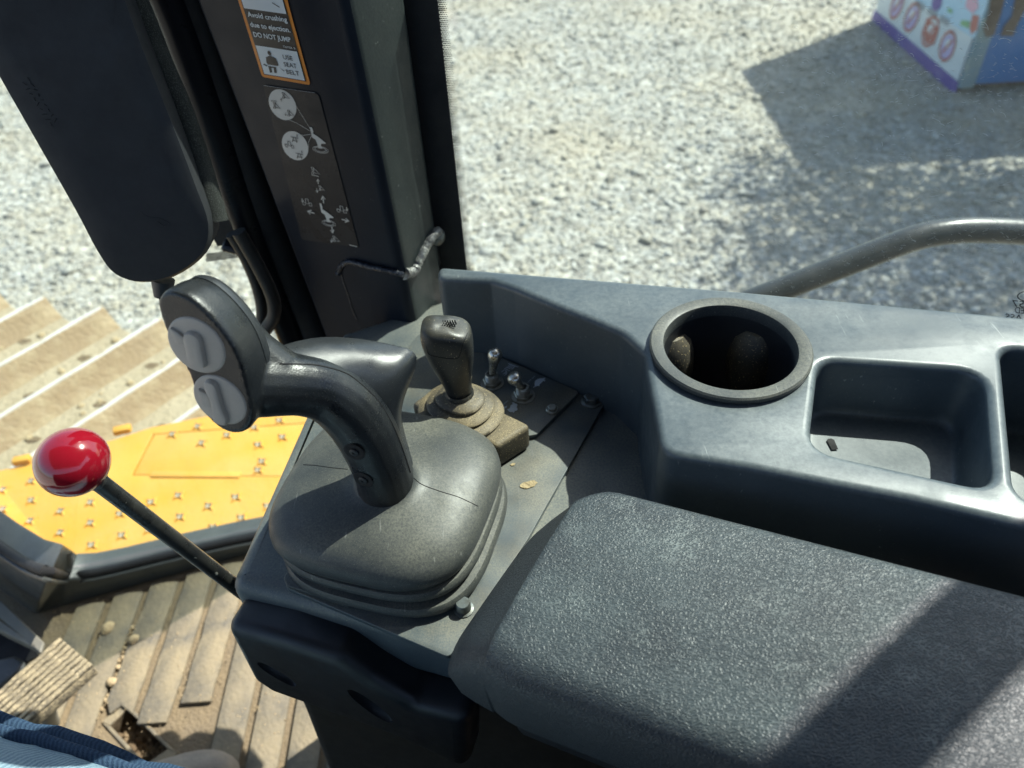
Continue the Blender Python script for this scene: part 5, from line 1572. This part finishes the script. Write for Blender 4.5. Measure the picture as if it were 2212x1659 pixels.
# ------------------------------------------------------------------ red knob lever
def red_lever():
    c = at_r(157, 998, .515)
    foot = at_r(510, 1268, .655)
    e = (foot - c).normalized()
    t = thing('knob_lever', foot, 'black rod lever with a glossy red ball knob, left of the joystick', 'lever')
    r = .0205
    b = B()
    prof = [(r * math.sin(math.pi * i / 24) * 1.0, -r * .93 * math.cos(math.pi * i / 24)) for i in range(1, 24)]
    prof[-1] = (r * .30, r * .92)
    b.lathe(prof, c, e, 48); b.obj('knob', M['red'], t, True, 80)
    b = B(); b.lathe([(.0062, r * .86), (.0066, r * .9), (.0066, r * 1.12), (.0058, r * 1.16)], c, e, 20); b.obj('collar', M['rod'], t)
    b = B(); p = c + e * r * .8
    b.tube([p, p.lerp(foot, .5), foot, foot + (foot - p) * .25], [.0056, .0057, .0058, .0058], 16); b.obj('rod', M['rod'], t)
red_lever()

# ------------------------------------------------------------------ black display housing hanging at upper left, and cables
def housing():
    d0 = .60
    n0 = Vector((.10, -.80, .22)).normalized()
    c = at_r(250, 300, .60)
    q = lambda x, y, off=0: at_plane(x, y, c + n0 * off, n0)
    t = thing('display_housing', c, 'smooth black housing seen from behind, hanging in the upper left corner', 'housing')
    ol = [q(-190, -160), q(-20, 140), (q(60, 280)), (q(160, 455)), (q(212, 552)), (q(250, 600)), (q(305, 616)), (q(375, 603)), (q(440, 555)), (q(455, 490)), (q(425, 400)), (q(372, 260)), (q(305, 90)), (q(262, -30)), (q(215, -160))]
    fo = frame_from(c, right, Vector((0, 0, 1)))
    X = (right - n0 * right.dot(n0)).normalized(); Y = n0.cross(X)
    fo = Matrix((X, Y, n0)).transposed().to_4x4(); fo.translation = c
    inv = fo.inverted()
    l2 = [inv @ p for p in ol]
    l2 = spline(l2, 4, True)
    # dished slab: rim ring then shallow face
    cen = inv @ q(230, 240)
    def rg(s, dz): return [fo @ (cen + (p - cen) * s + Vector((0, 0, dz))) for p in l2]
    b = B()
    b.loft([rg(.96, -.045), rg(.99, -.038), rg(1.0, -.012), rg(.995, -.005), rg(.975, 0), rg(.9, .0012), rg(.6, .002)])
    b.obj('housing_shell', M['housing'], t, True, 45)
    # raised side flange along the right
    # moulded marks: a short illegible row in low relief
    b = B()
    r2 = random.Random(5)
    for i in range(9):
        for row in range(2):
            x, y = 62 + i * 7.2 + row * -9, 172 + i * 11 + row * 9
            p = q(x, y, .0022); 
            a = r2.uniform(0, 3.14)
            e = (X * math.cos(a) + Y * math.sin(a)) * r2.uniform(.0008, .0016)
            b.tube([p - e, p + e], .0002, 5)
    o = b.obj('moulded_marks', M['deepblack'], t); o['kind'] = 'stuff'
    b = B(); b.tube(spline([q(300, 455, .002), q(318, 468, .002), q(345, 472, .002), q(365, 482, .002), q(355, 488, .002), q(340, 478, .002)], 4), .00018, 6); b.obj('scuff_mark', M['black'], t)
    # gland at the lower end
    b = B(); p = q(352, 604, -.02); b.tube([p, p + (q(352, 640, -.02) - p)], [.0085, .0065], 14); b.obj('cable_gland', M['black'], t)
    g = q(352, 612, -.02)
    t2 = thing('power_cable', g, 'thin black cable leaving the bottom of the black housing', 'cable')
    b = B(); b.tube(spline([g, q(357, 650, -.03), q(368, 690, -.045), q(400, 730, -.06), q(470, 760, -.08), q(560, 770, -.09)], 5), .0042, 12); b.obj('cable_jacket', M['cable'], t2)
    t2 = thing('braided_cable', at_r(380, 232, .62), 'braided black cable sleeve running down beside the black housing', 'cable')
    b = B(); b.tube(spline([at_r(x, y, .615) for x, y in ((235, -120), (292, 0), (345, 130), (390, 232), (428, 340), (455, 430), (470, 480))], 5), .0080, 14); b.obj('sleeve', M['braid'], t2)
    for j, (pts, r, lab) in enumerate(((((500, 505), (532, 560), (556, 620), (566, 670), (560, 710), (540, 770), (500, 830)), .0058, 'left of two looping black cables between housing and door post'), (((515, 500), (560, 580), (588, 640), (592, 680), (575, 710), (548, 740), (510, 790)), .0066, 'right of two looping black cables, nearest the door post'))):
        t2 = thing('loop_cable', at_y(*pts[2], .63), lab, 'cable', 'looping black cables')
        b = B(); b.tube(spline([at_y(x, y, .628 - .012 * j) for x, y in pts], 6), r, 12); b.obj('cable_jacket', M['cable'], t2)
    # trim strip behind the cables, between housing and post
    t2 = thing('cable_trim', at_y(470, 500, .66), 'dark trim strip behind the cables, ending in a clip', 'trim')
    b = B(); pts = [at_y(x, y, .668) for x, y in ((180, -120), (372, -120), (468, 160), (528, 320), (590, 500), (590, 515), (470, 532), (440, 480), (330, 200))]
    b.prism(pts, Vector((0, .012, 0))); b.obj('trim_strip', M['rubber'], t2, smooth=False)
    b = B(); b.prism([at_y(x, y, .66) for x, y in ((488, 508), (548, 520), (544, 534), (486, 520))], Vector((0, -.02, 0))); b.bevel(.002, 1); b.obj('clip', M['black'], t2)
    dt = bpy.data.objects['door_frame']
    dot_strip('dot_border', (door_at(540, 535, .0), door_at(445, 548, .0), door_at(445, 566, .0), door_at(540, 553, .0)), 34, 5, .0011, M['ink'], dt, False)
    dot_strip('dot_border', (door_at(640, 735, .0), door_at(600, 735, .0), door_at(592, 665, .0), door_at(604, 665, .0)), 9, 24, .0011, M['ink'], dt, False)
housing()

# ------------------------------------------------------------------ operator's leg
def operator():
    k_ = .84
    hip = EYE + Vector((.16, .0, -.672)) * k_; knee = EYE + Vector((-.56, .25, -.606)) * k_; ank = Vector((-.45, .335, zz(.99)))
    t = thing('person', Vector((-.42, .34, zz(FLOOR))), 'seated person in faded blue jeans, only the thigh and boot in view', 'person')
    # leg of the jeans as one surface
    def skin(pts, rs, name, m, lv=2):
        me = bpy.data.meshes.new(name)
        me.from_pydata([tuple(p) for p in pts], [(i, i + 1) for i in range(len(pts) - 1)], [])
        ob = bpy.data.objects.new('work', me); COL.objects.link(ob)
        ob.modifiers.new('k', 'SKIN')
        for i, r in enumerate(rs):
            me.skin_vertices[0].data[i].radius = r if isinstance(r, tuple) else (r, r)
        me.skin_vertices[0].data[0].use_root = True
        s = ob.modifiers.new('s', 'SUBSURF'); s.levels = lv
        dg = bpy.context.evaluated_depsgraph_get()
        out = bpy.data.meshes.new_from_object(ob.evaluated_get(dg)); bpy.data.objects.remove(ob)
        return out
    pts = [hip, hip.lerp(knee, .3), hip.lerp(knee, .6), hip.lerp(knee, .85), knee, knee.lerp(ank, .15), knee.lerp(ank, .5), ank]
    rs = [.105 * k_, .10 * k_, .092 * k_, .086 * k_, .082 * k_, .076, .064, .056]
    me = skin(pts, rs, 'jeans', M['denim'], 3)
    co = [v for v in me.vertices]
    for v in co:
        n = mnoise.noise(v.co * 22) * .004 + mnoise.noise(v.co * 60) * .0012
        v.co += v.normal * n
    jeans = mesh_obj('jeans', me, M['denim'], t, True, 180)
    # outseam: doubled fold, darkened to paint the shaded band along the far thigh
    axis = (knee - hip).normalized(); side = Vector((-axis.y, axis.x, 0)); side = side if side.y > 0 else -side
    up = side.cross(axis); up = up if up.z > 0 else -up
    for off, r, nm in ((rad(24), .007, 'outseam'), (rad(8), .012, 'outseam')):
        b = B(); pp = []; rr = []
        for i in range(40):
            f = i / 39
            c = hip.lerp(knee, f); R_ = (.1035 + (.082 - .1035) * f) * k_
            a = off + .05 * math.sin(f * 17) + .02 * math.sin(f * 61)
            pp.append(c + (side * math.cos(a) + up * math.sin(a)) * (R_ * .93)); rr.append(r * (1 + .15 * math.sin(f * 43) + .08 * math.sin(f * 97)))
        b.tube(pp, rr, 12, flat=.6); b.obj(nm, M['denimshade'], jeans)
    # boot: one shaped shell on the floor
    toe = at(455, 1655, FLOOR - .05)
    heel = Vector((-.47, .30, zz(FLOOR)))
    dirv = Vector((toe.x - heel.x, toe.y - heel.y, 0)); L = .15; dirv.normalize(); sd = Vector((-dirv.y, dirv.x, 0))
    toe_c = at(440, 1680, FLOOR - .045); toe_c.z = zz(FLOOR)
    heel_c = toe_c + Vector((-.20, -.06, 0)); dirv = (toe_c - heel_c).normalized(); sd = Vector((-dirv.y, dirv.x, 0))
    rings = []
    for f, w, h in ((-.04, .012, .03), (0, .026, .06), (.12, .036, .095), (.3, .037, .10), (.5, .041, .088), (.7, .047, .076), (.86, .046, .066), (.96, .036, .052), (1.02, .018, .03)):
        c = heel_c.lerp(toe_c + dirv * .035, f) + Vector((0, 0, .012))
        ring = []
        for k in range(24):
            a = 6.283 * k / 24; ca, sa = math.cos(a), math.sin(a)
            ring.append(c + sd * w * ca + Vector((0, 0, h * (sa if sa > 0 else sa * .1) )))
        rings.append(ring)
    b = B(); b.loft(rings); me = subdivided(b.me('boot'), 1); mesh_obj('boot', me, M['shoe'], t, True, 70)
operator()

# ------------------------------------------------------------------ unseen rest of the cab: roof and walls sized to cut skylight; post, seat
def cab():
    t = thing('cab_roof', Vector((.1, -.3, zz(-.62))), 'cab roof above the operator', 'roof')
    b = B(); b.box((-1.2, -1.1, zz(-.62)), (1.35, .52, zz(-.70))); b.bevel(.015, 2); b.obj('roof_panel', M['roof'], t)
    t = thing('rear_post', Vector((.665, .49, zz(FLOOR))), 'rear door post at the back end of the side window', 'post')
    b = B(); b.box((.680, .48, zz(FLOOR)), (.725, .515, zz(-.615))); b.bevel(.008, 2); b.obj('post_tube', M['pillar'], t)
    t = thing('operator_seat', Vector((.30, -.10, zz(FLOOR))), 'operator seat behind the armrest', 'seat')
    b = B(); b.box((-.2, -.36, zz(.92)), (.34, .08, zz(.82))); b.bevel(.03, 3); b.obj('seat_cushion', M['black'], t)
    b = B(); b.prism([Vector((.34, -.36, zz(.85))), Vector((.46, -.36, zz(.85))), Vector((.62, -.36, zz(.05))), Vector((.50, -.36, zz(.05)))], (0, .44, 0)); b.bevel(.03, 3); b.obj('seat_back', M['black'], t)
    b = B(); b.box((-.1, -.3, zz(FLOOR) + .002), (.3, .02, zz(.925))); b.bevel(.02, 2); b.obj('seat_base', M['black'], t)
    t = thing('rear_wall', Vector((1.25, -.3, zz(FLOOR))), 'unseen rear wall of the cab, raised to block skylight', 'wall')
    b = B(); b.box((1.2, -1.1, zz(FLOOR)), (1.26, .5, zz(-.10))); b.bevel(.01, 1); b.obj('wall_panel', M['pillar'], t)  # top carried above eye level to keep skylight out
    t = thing('left_wall', Vector((0, -1.02, zz(FLOOR))), 'unseen left wall of the cab behind the operator, raised to block skylight', 'wall')
    b = B(); b.box((-1.2, -1.08, zz(FLOOR)), (1.19, -1.02, zz(-.10))); b.bevel(.01, 1); b.obj('wall_panel', M['pillar'], t)  # built up past the window line to darken the cab
cab()
